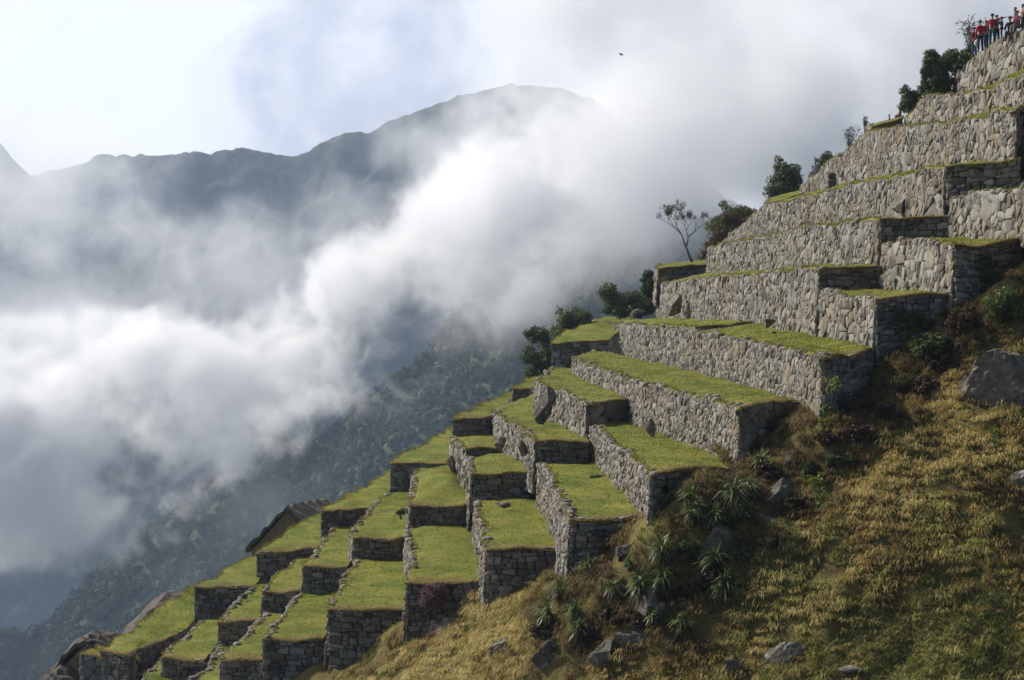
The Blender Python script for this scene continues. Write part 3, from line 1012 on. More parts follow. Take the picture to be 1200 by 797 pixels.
def ray_bank(px, py, lo=34.0, hi=76.0):
    Y = np.arange(lo, hi, 0.05)
    x = (px - 600) / F * Y; zr = -(py - HY) / F * Y
    zb = bank_z(x, Y)
    k = np.argmax(zr <= zb)
    if not (zr <= zb).any():
        k = int(np.argmin(zr - zb))
    return Vector((x[k], Y[k], float(zb[k])))


def bank_n(x, y):
    e = 0.3
    gx = (bank_smooth(x + e, y) - bank_smooth(x - e, y)) / (2 * e)
    gy = (bank_smooth(x, y + e) - bank_smooth(x, y - e)) / (2 * e)
    return np.stack([-gx, -gy, np.ones_like(gx)], -1) / np.sqrt(gx * gx + gy * gy + 1)[..., None]


def mat_bank():
    m, N = new_mat('bank_soil_and_thatch')
    pos = N.n('ShaderNodeNewGeometry').outputs['Position']
    n1 = N.noise(pos, 0.8, 5, 0.65)
    n2 = N.noise(pos, 6.0, 5, 0.7)
    col = N.ramp(N.math('ADD', N.math('MULTIPLY', n1, .5), N.math('MULTIPLY', n2, .5)), [(0.35, (0.06, 0.05, 0.02)), (0.5, (0.14, 0.115, 0.04)), (0.68, (0.22, 0.18, 0.065))])
    b1 = N.n('ShaderNodeBump', ins={'Strength': 1.0, 'Distance': 0.08, 'Height': n2}).outputs[0]
    b = N.n('ShaderNodeBsdfPrincipled', ins={'Base Color': col, 'Roughness': 0.95, 'Specular IOR Level': 0.1, 'Normal': b1})
    N.n('ShaderNodeOutputMaterial', ins={0: b.outputs[0]})
    return m


def mat_blade(name, stops, transl=0.25, rough=0.7):
    m, N = new_mat(name)
    tone = N.n('ShaderNodeAttribute', attribute_name='tone').outputs['Fac']
    col = N.ramp(tone, stops)
    b = N.n('ShaderNodeBsdfPrincipled', ins={'Base Color': col, 'Roughness': rough, 'Specular IOR Level': 0.3})
    tr = N.n('ShaderNodeBsdfTranslucent', ins={'Color': col})
    mx = N.n('ShaderNodeMixShader', ins={0: transl, 1: b.outputs[0], 2: tr.outputs[0]})
    N.n('ShaderNodeOutputMaterial', ins={0: mx.outputs[0]})
    return m


def arching(base, dirs, length, width, bend, rng):
    """curved blades of two segments: base (n,3), dirs (n,3) unit start directions"""
    n = len(base)
    side = np.cross(dirs, np.array([0, 0, 1.0]))
    sl = np.linalg.norm(side, axis=1, keepdims=True)
    side = np.where(sl > 1e-3, side / np.maximum(sl, 1e-3), np.array([1.0, 0, 0]))
    l = length[:, None]; w = side * width[:, None]
    mid = base + dirs * l * .55
    d2 = dirs + np.array([0, 0, -1.0]) * bend[:, None]
    d2 /= np.maximum(np.linalg.norm(d2, axis=1, keepdims=True), .05)
    tip = mid + d2 * l * .5
    V = np.stack([base - w * .7, base + w * .7, mid + w, mid - w, tip], 1).reshape(-1, 3)
    i0 = np.arange(n)[:, None] * 5
    quad = i0 + np.array([[0, 1, 2, 3]]); tri = i0 + np.array([[3, 2, 4]])
    loops = np.concatenate([quad.ravel(), tri.ravel()])
    starts = np.concatenate([np.arange(n) * 4, n * 4 + np.arange(n) * 3])
    return V, loops, starts


def build_bank():
    x = np.arange(-16, 32, 0.2); y = np.arange(38, 82, 0.2)
    X, Y = np.meshgrid(x, y, indexing='ij')
    Z = bank_z(X, Y)
    tm = terrace_mask(X, Y)
    Z = np.minimum(Z, tm - 1.6)
    G = np.stack([X, Y, Z], -1)
    tag(grid_obj('bank', G, mat_bank()), kind='structure')

    rng = np.random.default_rng(5)
    M_OCHRE = mat_blade('ochre_bunch_grass', [(0.0, (0.055, 0.038, 0.016)), (0.25, (0.25, 0.18, 0.056)), (0.55, (0.48, 0.37, 0.125)), (0.85, (0.62, 0.51, 0.22)), (1.0, (0.235, 0.245, 0.052))])
    M_HERB = mat_blade('low_green_herbs', [(0.0, (0.085, 0.10, 0.020)), (0.5, (0.22, 0.235, 0.048)), (1.0, (0.39, 0.34, 0.11))])

    # ------- bunch grass
    n = 16500
    xs = rng.uniform(-9, 27, n); ys = rng.uniform(50, 74, n)
    zs = bank_z(xs, ys)
    px = xs / ys * F + 600; py = HY - zs / ys * F
    tm = terrace_mask(xs, ys)
    keep = (px > 330) & (px < 1400) & (py < 840) & (py > 250) & ((zs < tm - .3) | np.isinf(tm)) & ~((~np.isinf(tm)))
    green = np.clip((px - 880) / 140, 0, 1) * np.clip((py - 655 - (1200 - px) * .18) / 60, 0, 1)
    keep &= (rng.random(n) > green * .93)
    clump = fbm(xs / 1.6, ys / 1.6, octaves=2, seed=44)
    keep &= clump > -0.6
    xs, ys, zs, px, py, green = [a[keep] for a in (xs, ys, zs, px, py, green)]
    n = len(xs)
    nb = 42
    sz = rng.uniform(.55, 1.25, n)
    c = np.stack([xs, ys, zs], -1)
    nrm = bank_n(xs, ys)
    az = rng.uniform(0, 2 * np.pi, (n, nb)); sp = rng.uniform(.15, 1.9, (n, nb))
    d = np.stack([np.cos(az) * sp, np.sin(az) * sp, np.ones_like(sp)], -1) + nrm[:, None] * 0.5 + np.array([-.12, -.40, 0]) + (rng.normal(0, .38, (n, 1, 3)) * np.array([1, 1, .2]))
    d /= np.linalg.norm(d, axis=-1, keepdims=True)
    off = np.stack([np.cos(az) * rng.uniform(0, .16, (n, nb)), np.sin(az) * rng.uniform(0, .16, (n, nb)), np.full((n, nb), -.04)], -1) * sz[:, None, None]
    base = (c[:, None] + off).reshape(-1, 3)
    ln = (rng.uniform(.18, .60, (n, nb)) * sz[:, None]).ravel()
    V, loops, starts = arching(base, d.reshape(-1, 3), ln, np.full(n * nb, .010), rng.uniform(.5, 1.7, n * nb), rng)
    o = fast_mesh('bunch_grass', V, loops, starts, M_OCHRE)
    tz = np.clip(0.44 + 0.42 * fbm(xs / 1.9, ys / 1.9, octaves=3, seed=51) + rng.normal(0, .14, n), 0, 1)
    mossy = fbm(xs / 2.6, ys / 2.6, octaves=3, seed=57)
    tone = np.clip(tz[:, None] + rng.normal(0, .10, (n, nb)), 0, .93)
    gr = rng.random(n) < (.06 + .5 * green + .55 * np.clip(mossy * 2.2 - .25, 0, 1))
    gully_shade = np.clip(1 - np.abs((px - 560) * .62 + (py - 790) * .78 - 18) / 70, 0, 1) * (px > 620)   # shade of the gully put into the grass tone, with browner growth
    gr &= gully_shade < .2
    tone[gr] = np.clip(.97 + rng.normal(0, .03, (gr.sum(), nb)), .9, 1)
    gully_shade = np.clip(1 - np.abs((px - 560) * .62 + (py - 790) * .78 - 18) / 70, 0, 1) * (px > 620)   # gully shade painted as darker blades, on top of browner grass
    tone = np.where(gr[:, None] & (gully_shade < .2)[:, None], tone, tone * (1 - .8 * np.minimum(gully_shade * 1.8, 1))[:, None])
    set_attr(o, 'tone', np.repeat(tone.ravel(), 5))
    tag(o, 'ochre bunch grass covering the bank below the terraces', 'grass', kind='stuff')

    # ------- low herbs and moss between the tussocks
    n = 138000
    xs = rng.uniform(-9, 27, n); ys = rng.uniform(50, 74, n)
    zs = bank_z(xs, ys)
    px = xs / ys * F + 600; py = HY - zs / ys * F
    tm = terrace_mask(xs, ys)
    green = np.clip((px - 860) / 140, 0, 1) * np.clip((py - 640 - (1200 - px) * .18) / 60, 0, 1)
    pt = fbm(xs / .9, ys / .9, octaves=3, seed=61)
    keep = (px > 330) & (px < 1400) & (py < 840) & (py > 280) & np.isinf(tm) & ((pt + green * 1.6 > 0.33))
    xs, ys, zs = xs[keep], ys[keep], zs[keep]
    n = len(xs)
    rep = 4
    p = np.repeat(np.stack([xs, ys, zs], -1), rep, 0) + rng.normal(0, .05, (n * rep, 3)) * np.array([1, 1, .4])
    V = blades(p, .12, .024, 1.0, rng)
    o = fast_mesh('ground_cover', V, np.arange(len(V)), np.arange(len(V) // 3) * 3, M_HERB)
    set_attr(o, 'tone', np.repeat(np.clip(rng.normal(.45, .25, n * rep), 0, 1), 3))
    tag(o, 'low green herbs growing between the tussocks', 'ground cover', kind='stuff')


def build_fill():
    """the hill's own ground under and behind the terraces"""
    pts = []
    for Lp, Rp in ALL_L:
        for p in Lp + Rp:
            pts.append((p.x, p.y, p.z - 2.2))
    pts = np.array(pts)
    xs = np.linspace(-36, 60, 80); ys = np.linspace(62, 210, 90)
    X, Y = np.meshgrid(xs, ys, indexing='ij')
    num = np.zeros_like(X); den = np.zeros_like(X)
    # local plane through the terraces: the hill climbs to the right
    A = np.concatenate([np.ones((len(pts), 1)), pts[:, :1], pts[:, 1:2]], 1)
    co = np.linalg.lstsq(A, pts[:, 2], rcond=None)[0]
    res = pts[:, 2] - A @ co
    for (x, y, _), r in zip(pts, res):
        w = 1 / (((X - x) ** 2 * 2 + (Y - y) ** 2 * .25) + .5) ** 1.5
        num += w * r; den += w
    Z = co[0] + co[1] * X + co[2] * Y + num / den
    # fall away on the far side of the skyline
    far = np.full(X.shape, 1e9)
    for (x, y, _) in pts:
        far = np.minimum(far, np.hypot(X - x, (Y - y) * .4))
    Z = np.minimum(Z, 14) - 1.6 * np.maximum(far - 1.2, 0)
    Z = np.where(Y < 81, np.minimum(Z, bank_smooth(X, Y) - 1.0), Z)
    tm = terrace_mask(X, Y)
    low = tm.copy()
    for dx in (-2.5, -1.2, 1.2, 2.5):
        for dy in (-5, 0, 5):
            low = np.minimum(low, terrace_mask(X + dx, Y + dy))
    Z = np.minimum(Z, np.where(np.isinf(low), Z, low - 1.2))
    # nothing of it may stand above the lowest sight line over the terraces' far edge
    Z = Z - np.where(np.isinf(tm), 3.5, 0.6)
    o = grid_obj('hill', np.stack([X, Y, Z], -1), mat_plain('hill_soil', (0.05, 0.06, 0.018), (0.11, 0.12, 0.03), 1.2))
    tag(o, kind='structure')


build_bank()
build_fill()


# ================================================================== plants
def mat_leaf(name, c0, c1, c2, transl=0.3):
    return mat_blade(name, [(0.0, c0), (0.5, c1), (1.0, c2)], transl, 0.6)


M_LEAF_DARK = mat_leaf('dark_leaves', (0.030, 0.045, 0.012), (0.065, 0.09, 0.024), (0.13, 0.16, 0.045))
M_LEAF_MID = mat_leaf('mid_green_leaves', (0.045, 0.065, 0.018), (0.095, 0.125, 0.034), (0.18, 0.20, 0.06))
M_LEAF_BROWN = mat_leaf('bronze_leaves', (0.035, 0.028, 0.010), (0.085, 0.058, 0.02), (0.14, 0.10, 0.035))
M_LEAF_YELLOW = mat_leaf('lime_leaves', (0.10, 0.14, 0.02), (0.20, 0.25, 0.035), (0.32, 0.35, 0.07))
M_LEAF_PURPLE = mat_leaf('purple_flower_twigs', (0.075, 0.045, 0.05), (0.15, 0.085, 0.10), (0.24, 0.15, 0.165))
M_LEAF_GREY = mat_leaf('grey_green_twigs', (0.06, 0.065, 0.045), (0.11, 0.115, 0.075), (0.17, 0.17, 0.11))
M_BARK = mat_plain('grey_bark', (0.06, 0.05, 0.04), (0.15, 0.13, 0.11), 8.0)


def tube_data(pts, radii, sides=6):
    pts = [Vector(p) for p in pts]
    V, Fs = [], []
    n = len(pts)
    for i, p in enumerate(pts):
        d = (pts[min(i + 1, n - 1)] - pts[max(i - 1, 0)]).normalized()
        a = d.cross(Vector((0.13, 0.9, 0.4))).normalized(); b = d.cross(a)
        for k in range(sides):
            t = 2 * math.pi * k / sides
            V.append(p + (a * math.cos(t) + b * math.sin(t)) * radii[i])
    for i in range(n - 1):
        for k in range(sides):
            k2 = (k + 1) % sides
            Fs.append((i * sides + k, i * sides + k2, (i + 1) * sides + k2, (i + 1) * sides + k))
    Fs.append(tuple(range(sides))[::-1]); Fs.append(tuple((n - 1) * sides + k for k in range(sides)))
    return V, Fs


def tubes_obj(name, list_of, mat, parent=None, sides=6):
    V, Fs = [], []
    for pts, radii in list_of:
        v, f = tube_data(pts, radii, sides)
        o = len(V); V += v; Fs += [tuple(i + o for i in q) for q in f]
    return mesh_obj(name, V, Fs, mat, parent, True)


def leaves_obj(name, centers, radii, n, size, mat, parent, seed, flat=0.0, shell=0.55):
    """leaf-sized faces through the volume of several clumps"""
    rng = np.random.default_rng(seed)
    k = len(centers)
    C = np.array([c[:] for c in centers]); R = np.array([r if hasattr(r, '__len__') else (r, r, r) for r in radii], float)
    w = R.prod(1) ** .7; w /= w.sum()
    idx = rng.choice(k, n, p=w)
    d = rng.normal(size=(n, 3)); d /= np.linalg.norm(d, axis=1, keepdims=True)
    rad = (shell + (1 - shell) * rng.random(n) ** .5) * (1 + .35 * (rng.random(n) < .2) * rng.random(n))
    rad = rad * (1 + .18 * vnoise(d[:, 0] * 2.5 + idx, d[:, 1] * 2.5, d[:, 2] * 2.5, seed=seed))
    p = C[idx] + d * rad[:, None] * R[idx]
    a = rng.normal(size=(n, 3)); a[:, 2] *= (1 - flat); a /= np.linalg.norm(a, axis=1, keepdims=True)
    b = np.cross(a, d + rng.normal(0, .5, (n, 3))); b /= np.maximum(np.linalg.norm(b, axis=1, keepdims=True), .01)
    s = (size * rng.uniform(.6, 1.4, n))[:, None]
    V = np.stack([p - a * s, p + b * s * .42, p + a * s, p - b * s * .42], 1).reshape(-1, 3)
    o = fast_mesh(name, V, np.arange(n * 4), np.arange(n) * 4, mat, parent)
    ct = rng.random(k)
    set_attr(o, 'tone', np.repeat(np.clip(.25 + .3 * ct[idx] + rng.normal(.12, .2, n), 0, 1), 4))
    return o


def shrub(name, label, cat, px, py_foot, Y, w_px, h_px, mat, seed, n=1500, leaf=.10, group=None, lean=0.0, clumps=9, stems=5, foot=None):
    """rounded bush: half width and height in photo pixels at its distance"""
    rng = random.Random(seed)
    k = Y / F
    base = foot or P(px, py_foot, Y)
    grow = 1.2 if 8 < w_px < 32 and py_foot < 450 and not foot else 1.0
    w, h = w_px * k * grow, h_px * k * grow
    n = int(n * grow * 1.3)
    e = empty(name, base, label, cat, group)
    cs, rs = [], []
    for i in range(clumps * 4):
        while True:                                   # clumps fill an egg-shaped outline, thicker low down
            u, v, q = rng.uniform(-1, 1), rng.uniform(-1, 1), rng.uniform(0, 1)
            if u * u + v * v < 1 - max(0, q - .25) ** 1.6:
                break
        r = min(w, h * .6) * rng.uniform(.16, .36) * (1 + 3 / clumps)
        bump = 1 + .22 * math.sin(i * 1.7) * rng.random()
        cs.append(base + Vector((u * (w - r * .5) * bump + lean * h * q, v * (w - r * .5), max(r * .4, q * (h - r) * bump))))
        rs.append((r, r, r * rng.uniform(.7, .95)))
    st = []
    for i in range(stems):
        c = cs[i % len(cs)]
        st.append(([base + Vector((rng.uniform(-.1, .1), rng.uniform(-.1, .1), -.3)), base.lerp(c, .5) + Vector((rng.uniform(-.1, .1), 0, .1)), c], [.05, .035, .012]))
    tubes_obj('stem', st, M_BARK, e)
    leaves_obj('foliage', cs, rs, int(n * 2.2), leaf * .9, mat, e, seed, shell=.2)
    return e


def twig_plant(name, label, cat, base, h, spread, n, mat, seed, leaf, nleaf, group=None):
    """loose plant of upright twigs with small leaves along them"""
    rng = random.Random(seed)
    base = Vector(base)
    e = empty(name, base, label, cat, group)
    st, cs = [], []
    for i in range(n):
        a = rng.uniform(0, 6.28); s = spread * rng.random()
        tip = base + Vector((math.cos(a) * s, math.sin(a) * s * .6, h * rng.uniform(.6, 1.0)))
        mid = base.lerp(tip, .5) + Vector((0, 0, .05 * h))
        st.append(([base - Vector((0, 0, .15)), mid, tip], [.025, .015, .006]))
        for t in (.35, .5, .65, .8, .9, 1.0):
            cs.append(base.lerp(tip, t) + Vector((rng.gauss(0, .05), rng.gauss(0, .05), rng.gauss(0, .05))) * h)
    tubes_obj('stem', st, M_BARK, e, 4)
    leaves_obj('foliage', cs, [h * .09] * len(cs), nleaf, leaf, mat, e, seed, shell=.1)
    return e


def branch_tree(name, label, base, h, seed, lean, leafmat, nleaf, leafsize, spread=0.55, depth=6, group=None, leaf_from=.75):
    rng = random.Random(seed)
    e = empty(name, base, label, 'tree', group)
    segs, tips = [], []

    def grow(p, d, l, r, k):
        q = p + d * l * .5 + Vector((rng.uniform(-.06, .06), rng.uniform(-.06, .06), 0)) * l
        s = q + (d + Vector((rng.uniform(-.2, .2), rng.uniform(-.2, .2), .08))).normalized() * l * .5
        segs.append(([p, q, s], [r, r * .85, r * .68]))
        if k == 0:
            tips.append(s); return
        if k <= 2:
            tips.append(s)
        for j in range(2 if rng.random() < .65 else 3):
            a = rng.uniform(0, 6.28)
            nd = (d + Vector((math.cos(a), math.sin(a), rng.uniform(-.15, .35))) * spread * rng.uniform(.7, 1.25) + Vector(lean) * .12).normalized()
            grow(s, nd, l * rng.uniform(.66, .84), r * .62, k - 1)
    grow(Vector(base) - Vector((0, 0, .3)), (Vector((0, 0, 1)) + Vector(lean)).normalized(), h * .27, h * .028, depth)
    # bring the crown to the wanted height
    top = max(p.z for p in tips) - base.z
    f = h / top
    sc = lambda v: Vector(base) + (Vector(v) - Vector(base)) * f
    tubes_obj('trunk', [([sc(p) for p in a], r) for a, r in segs], M_BARK, e, 5)
    tips = [sc(p) for p in tips]
    zmin = min(p.z for p in tips); zmax = max(p.z for p in tips)
    sel = [p for p in tips if (p.z - zmin) / (zmax - zmin) > leaf_from] if leaf_from else tips
    leaves_obj('crown', sel, [h * .04] * len(sel), nleaf, leafsize, leafmat, e, seed, shell=.1)
    return e


def build_plants():
    S = shrub
    S('round_shrub', 'big round dark green bush at the skyline left of the upright boulder', 'bush', 732, 368, 150, 27, 34, M_LEAF_DARK, 1, 2600, .16, 'bushes along the skyline of the terraces')
    S('tall_shrub', 'upright dark bush pressed against the left end of the boulder wall', 'bush', 761, 362, 152, 10, 44, M_LEAF_DARK, 2, 1500, .15, 'bushes along the skyline of the terraces', clumps=7)
    S('round_shrub', 'middle green bush on the skyline, between two darker ones', 'bush', 672, 392, 152, 21, 28, M_LEAF_MID, 3, 1700, .15, 'bushes along the skyline of the terraces')
    S('tall_shrub', 'lowest dark bush on the skyline, left of the grass-cushioned dark wall', 'bush', 629, 440, 145, 18, 54, M_LEAF_DARK, 4, 2400, .15, 'bushes along the skyline of the terraces', lean=.1, clumps=11)
    S('bronze_shrub', 'bushy bronze brown tree beside the bare tree', 'bush', 852, 306, 150, 32, 66, M_LEAF_BROWN, 5, 4200, .16, 'bushes along the skyline of the terraces', lean=.28, clumps=14)
    S('wide_shrub', 'olive green bush behind the bronze one', 'bush', 860, 270, 158, 34, 36, M_LEAF_MID, 6, 2200, .16, 'bushes along the skyline of the terraces', lean=.2)
    branch_tree('bare_tree', 'nearly bare thin tree with a few leaves at its top, at the skyline', P(812, 305, 148), 5.2, 31, (-.34, .0, 0), M_LEAF_BROWN, 1500, .075, spread=.78, depth=7, leaf_from=.3)
    S('leafy_tree', 'loose dark green tree on the skyline below the blue-clad visitor', 'tree', 922, 230, 150, 20, 42, M_LEAF_DARK, 23, 1500, .16, clumps=12, stems=7)
    S('low_shrub', 'dark bushes beside the visitor in pale blue', 'bush', 972, 204, 140, 17, 22, M_LEAF_DARK, 8, 1200, .13, 'bushes along the skyline of the terraces')
    twig_plant('thin_shrub', 'thin grey twiggy shrub on the upper skyline', 'shrub', P(995, 176, 128), 1.9, .8, 14, M_LEAF_GREY, 9, .07, 420)
    twig_plant('thin_shrub', 'small thin twiggy shrub just left of the red-clad seated visitors', 'shrub', P(1014, 152, 122), 1.0, .5, 9, M_LEAF_GREY, 10, .06, 240)
    S('hanging_shrub', 'large dark shrub hanging over the second wall from the top', 'bush', 1096, 116, 104, 17, 48, M_LEAF_DARK, 11, 3200, .11, None, clumps=13)
    S('low_shrub', 'dark bush on the skyline between the seated visitors and the hanging shrub', 'bush', 1068, 132, 112, 12, 26, M_LEAF_DARK, 13, 900, .11, 'bushes along the skyline of the terraces')
    S('wide_shrub', 'yellow green bush above the hanging shrub', 'bush', 1120, 84, 112, 20, 27, M_LEAF_MID, 14, 1700, .12, 'bushes along the skyline of the terraces')
    twig_plant('thin_shrub', 'tall grey twiggy shrub behind the crowd of visitors', 'shrub', P(1139, 66, 112), 2.6, 1.1, 18, M_LEAF_GREY, 15, .08, 700)
    # on the terraces
    S('round_shrub', 'single small round dark bush on a grass step', 'bush', 470, 602, 94, 6, 8, M_LEAF_DARK, 16, 500, .05, clumps=2, stems=2)
    S('grass_tuft', 'blue-green tuft growing on the grass of the long terrace', 'plant', 699, 565, 77, 10, 9, M_LEAF_MID, 17, 380, .09, clumps=6)
    S('heather_shrub', 'purple flowering shrub spilling over the shaded end wall', 'shrub', 507, 707, 71.2, 17, 28, M_LEAF_PURPLE, 18, 1500, .06, clumps=10)
    S('heather_shrub', 'thin purplish shrub at the foot of the end wall', 'shrub', 514, 745, 70.8, 11, 22, M_LEAF_PURPLE, 19, 420, .055, clumps=7)
    for (px, py, Y, h, s, n, lab) in [
        (975, 468, 64.2, .85, .5, 9, 'lime green leafy plant on the dark wall, uppermost of three'),
        (968, 488, 64.1, .4, .22, 5, 'lime green sprig on the dark wall, between two larger plants'),
        (966, 506, 63.9, .5, .3, 6, 'lime green leafy plant on the dark wall, lowest of three')]:
        twig_plant('leafy_plant', lab, 'plant', P(px, py, Y), h, s, n, M_LEAF_YELLOW, int(px + py), .085, 90)
    p = ray_bank(960, 600)
    twig_plant('leafy_plant', 'tall lime green plant standing alone in the shaded gully', 'plant', p, 1.45, .35, 8, M_LEAF_YELLOW, 77, .085, 190)
    # thatch of shaggy growth on the shadowed bank at the right
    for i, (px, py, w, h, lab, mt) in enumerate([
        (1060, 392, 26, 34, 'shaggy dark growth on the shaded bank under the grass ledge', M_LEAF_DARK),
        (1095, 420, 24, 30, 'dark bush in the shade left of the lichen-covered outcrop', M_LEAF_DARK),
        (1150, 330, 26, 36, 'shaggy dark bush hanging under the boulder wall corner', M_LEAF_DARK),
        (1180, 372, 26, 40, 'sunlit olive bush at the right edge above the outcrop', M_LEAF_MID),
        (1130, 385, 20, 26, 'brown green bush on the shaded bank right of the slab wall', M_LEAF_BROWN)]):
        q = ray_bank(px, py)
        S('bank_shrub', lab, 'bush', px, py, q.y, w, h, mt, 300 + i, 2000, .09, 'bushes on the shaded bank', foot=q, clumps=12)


def build_gully():
    rng = random.Random(3)
    k = 0
    for px, py in [(690, 752), (722, 728), (752, 735), (785, 705), (812, 700), (805, 655), (835, 690), (868, 655), (872, 610), (905, 640), (905, 560), (930, 600), (948, 560), (985, 545),
                   (972, 520), (1008, 515), (1010, 480), (1040, 490), (1055, 455), (1085, 460), (1105, 430), (640, 745)]:
        q = ray_bank(px, py)
        k += 1
        shrub('gully_shrub', 'dark tangled growth filling the shaded gully below the terrace corners', 'bush', px, py, q.y, rng.uniform(13, 21), rng.uniform(13, 22),
              rng.choice((M_LEAF_DARK, M_LEAF_ROT, M_LEAF_ROT)), 500 + k, 900, .085, 'dark growth in the gully', foot=q, clumps=7)


M_LEAF_ROT = mat_leaf('dead_brown_growth', (0.022, 0.016, 0.009), (0.055, 0.038, 0.018), (0.11, 0.08, 0.035))
M_BROM = mat_blade('stiff_rosette_leaf', [(0.0, (0.11, 0.085, 0.05)), (0.2, (0.045, 0.07, 0.018)), (0.6, (0.10, 0.15, 0.035)), (1.0, (0.24, 0.28, 0.14))], .25, .5)
M_BROM_DEAD = mat_blade('withered_leaf', [(0.0, (0.045, 0.03, 0.02)), (1.0, (0.13, 0.085, 0.06))], .15, .8)


def rosette(label, px, py, r, seed, tilt=None):
    rng = np.random.default_rng(seed)
    c = ray_bank(px, py)
    n0 = bank_n(np.array(c.x), np.array(c.y))
    ax = Vector(n0) * .6 + Vector((-.15, -.55, .6)); ax.normalize()
    c = c + ax * .30
    e = empty('spiky_plant', c, label, 'plant', 'spiky rosette plants hanging on the rocky spur')
    a = ax.orthogonal().normalized(); b = ax.cross(a)
    n = 58
    r *= rng.uniform(.75, 1.1)
    th = rng.uniform(0, 2 * np.pi, n); op = rng.uniform(.25, 1.5, n)
    d = (np.cos(th) * np.sin(op))[:, None] * np.array(a[:]) + (np.sin(th) * np.sin(op))[:, None] * np.array(b[:]) + np.cos(op)[:, None] * np.array(ax[:])
    base = np.array(c[:]) + d * .03
    V, lo, st = arching(base, d, r * rng.uniform(.7, 1.2, n), rng.uniform(.026, .042, n), rng.uniform(.3, 1.1, n), rng)
    o = fast_mesh('leaves', V, lo, st, M_BROM, e)
    set_attr(o, 'tone', np.repeat(np.clip(rng.normal(.6, .2, n), 0, 1), 5))
    # the skirt of withered leaves below
    n = 60
    d = np.stack([rng.normal(0, .5, n), rng.normal(-.35, .35, n), -rng.uniform(.2, 1.0, n)], -1)
    d /= np.linalg.norm(d, axis=1, keepdims=True)
    V, lo, st = arching(np.array(c[:]) - np.array(ax[:]) * .08 + rng.normal(0, .06, (n, 3)), d, r * rng.uniform(.6, 1.25, n), rng.uniform(.014, .024, n), rng.uniform(.6, 1.6, n), rng)
    o = fast_mesh('withered_skirt', V, lo, st, M_BROM_DEAD, e)
    set_attr(o, 'tone', np.repeat(rng.random(n), 5))


def build_rosettes():
    for i, (px, py, r, lab) in enumerate([
        (661, 698, .60, 'spiky rosette just below the tall shaded corner, near the grass edge'),
        (648, 724, .62, 'pale spiky rosette left on the rocky spur'),
        (677, 720, .62, 'spiky rosette in the left cluster with darker leaves'),
        (683, 742, .62, 'lowest spiky rosette of the left cluster, above the cracked slabs'),
        (694, 670, .62, 'topmost spiky rosette of the left cluster'),
        (722, 695, .50, 'greyish spiky rosette beside the left cluster'),
        (742, 668, .42, 'small pale spiky rosette below the slanting slab'),
        (752, 690, .72, 'broad spiky rosette in the middle of the spur'),
        (779, 682, .75, 'large pale spiky rosette in the middle of the spur, right of a broad one'),
        (777, 648, .70, 'spiky rosette right of the slanting slab'),
        (768, 727, .50, 'small dim spiky rosette above the loose rocks'),
        (803, 735, .65, 'lowest spiky rosette on the right, near the sunlit slope'),
        (788, 584, .72, 'spiky rosette touching the end wall of the sunlit terrace'),
        (810, 590, .70, 'spiky rosette second from the end wall, half lit'),
        (815, 606, .66, 'spiky rosette under the half lit one'),
        (838, 612, .75, 'wide silver spiky rosette with hanging dead leaves'),
        (858, 582, .75, 'bright spiky rosette at the top of the spur'),
        (876, 580, .72, 'rightmost bright spiky rosette at the top of the spur'),
        (838, 664, .75, 'dark green spiky rosette on the shaded flank'),
        (851, 690, .78, 'long-leaved spiky rosette low on the shaded flank'),
        (893, 548, .62, 'spiky rosette at the foot of the squared corner blocks'),
        (1078, 410, .50, 'lone silvery spiky plant in the dark gully'),
    ]):
        rosette(lab, px, py, r, 700 + i)


# ================================================================== rocks
def mat_rock():
    m, N = new_mat('lichened_rock')
    pos = N.n('ShaderNodeNewGeometry').outputs['Position']
    n1 = N.noise(pos, 1.7, 6, 0.65)
    n2 = N.noise(pos, 7.0, 5, 0.7)
    n3 = N.noise(pos, 2.6, 4, 0.6, 0.6)
    col = N.ramp(N.math('ADD', N.math('MULTIPLY', n1, .6), N.math('MULTIPLY', n2, .4)), [(0.35, (0.055, 0.048, 0.038)), (0.5, (0.125, 0.112, 0.092)), (0.65, (0.21, 0.195, 0.17))])
    col = N.mix(N.math('MULTIPLY', N.smooth(n3, .58, .66), .75), col, (0.40, 0.39, 0.36))
    col = N.mix(N.math('MULTIPLY', N.smooth(n1, .60, .70), .4), col, (0.10, 0.085, 0.04))
    bm = N.n('ShaderNodeBump', ins={'Strength': 0.9, 'Distance': 0.07, 'Height': N.math('ADD', n1, N.math('MULTIPLY', n2, .5))}).outputs[0]
    b = N.n('ShaderNodeBsdfPrincipled', ins={'Base Color': col, 'Roughness': 0.9, 'Specular IOR Level': 0.25, 'Normal': bm})
    N.n('ShaderNodeOutputMaterial', ins={0: b.outputs[0]})
    return m


M_ROCK = mat_rock()


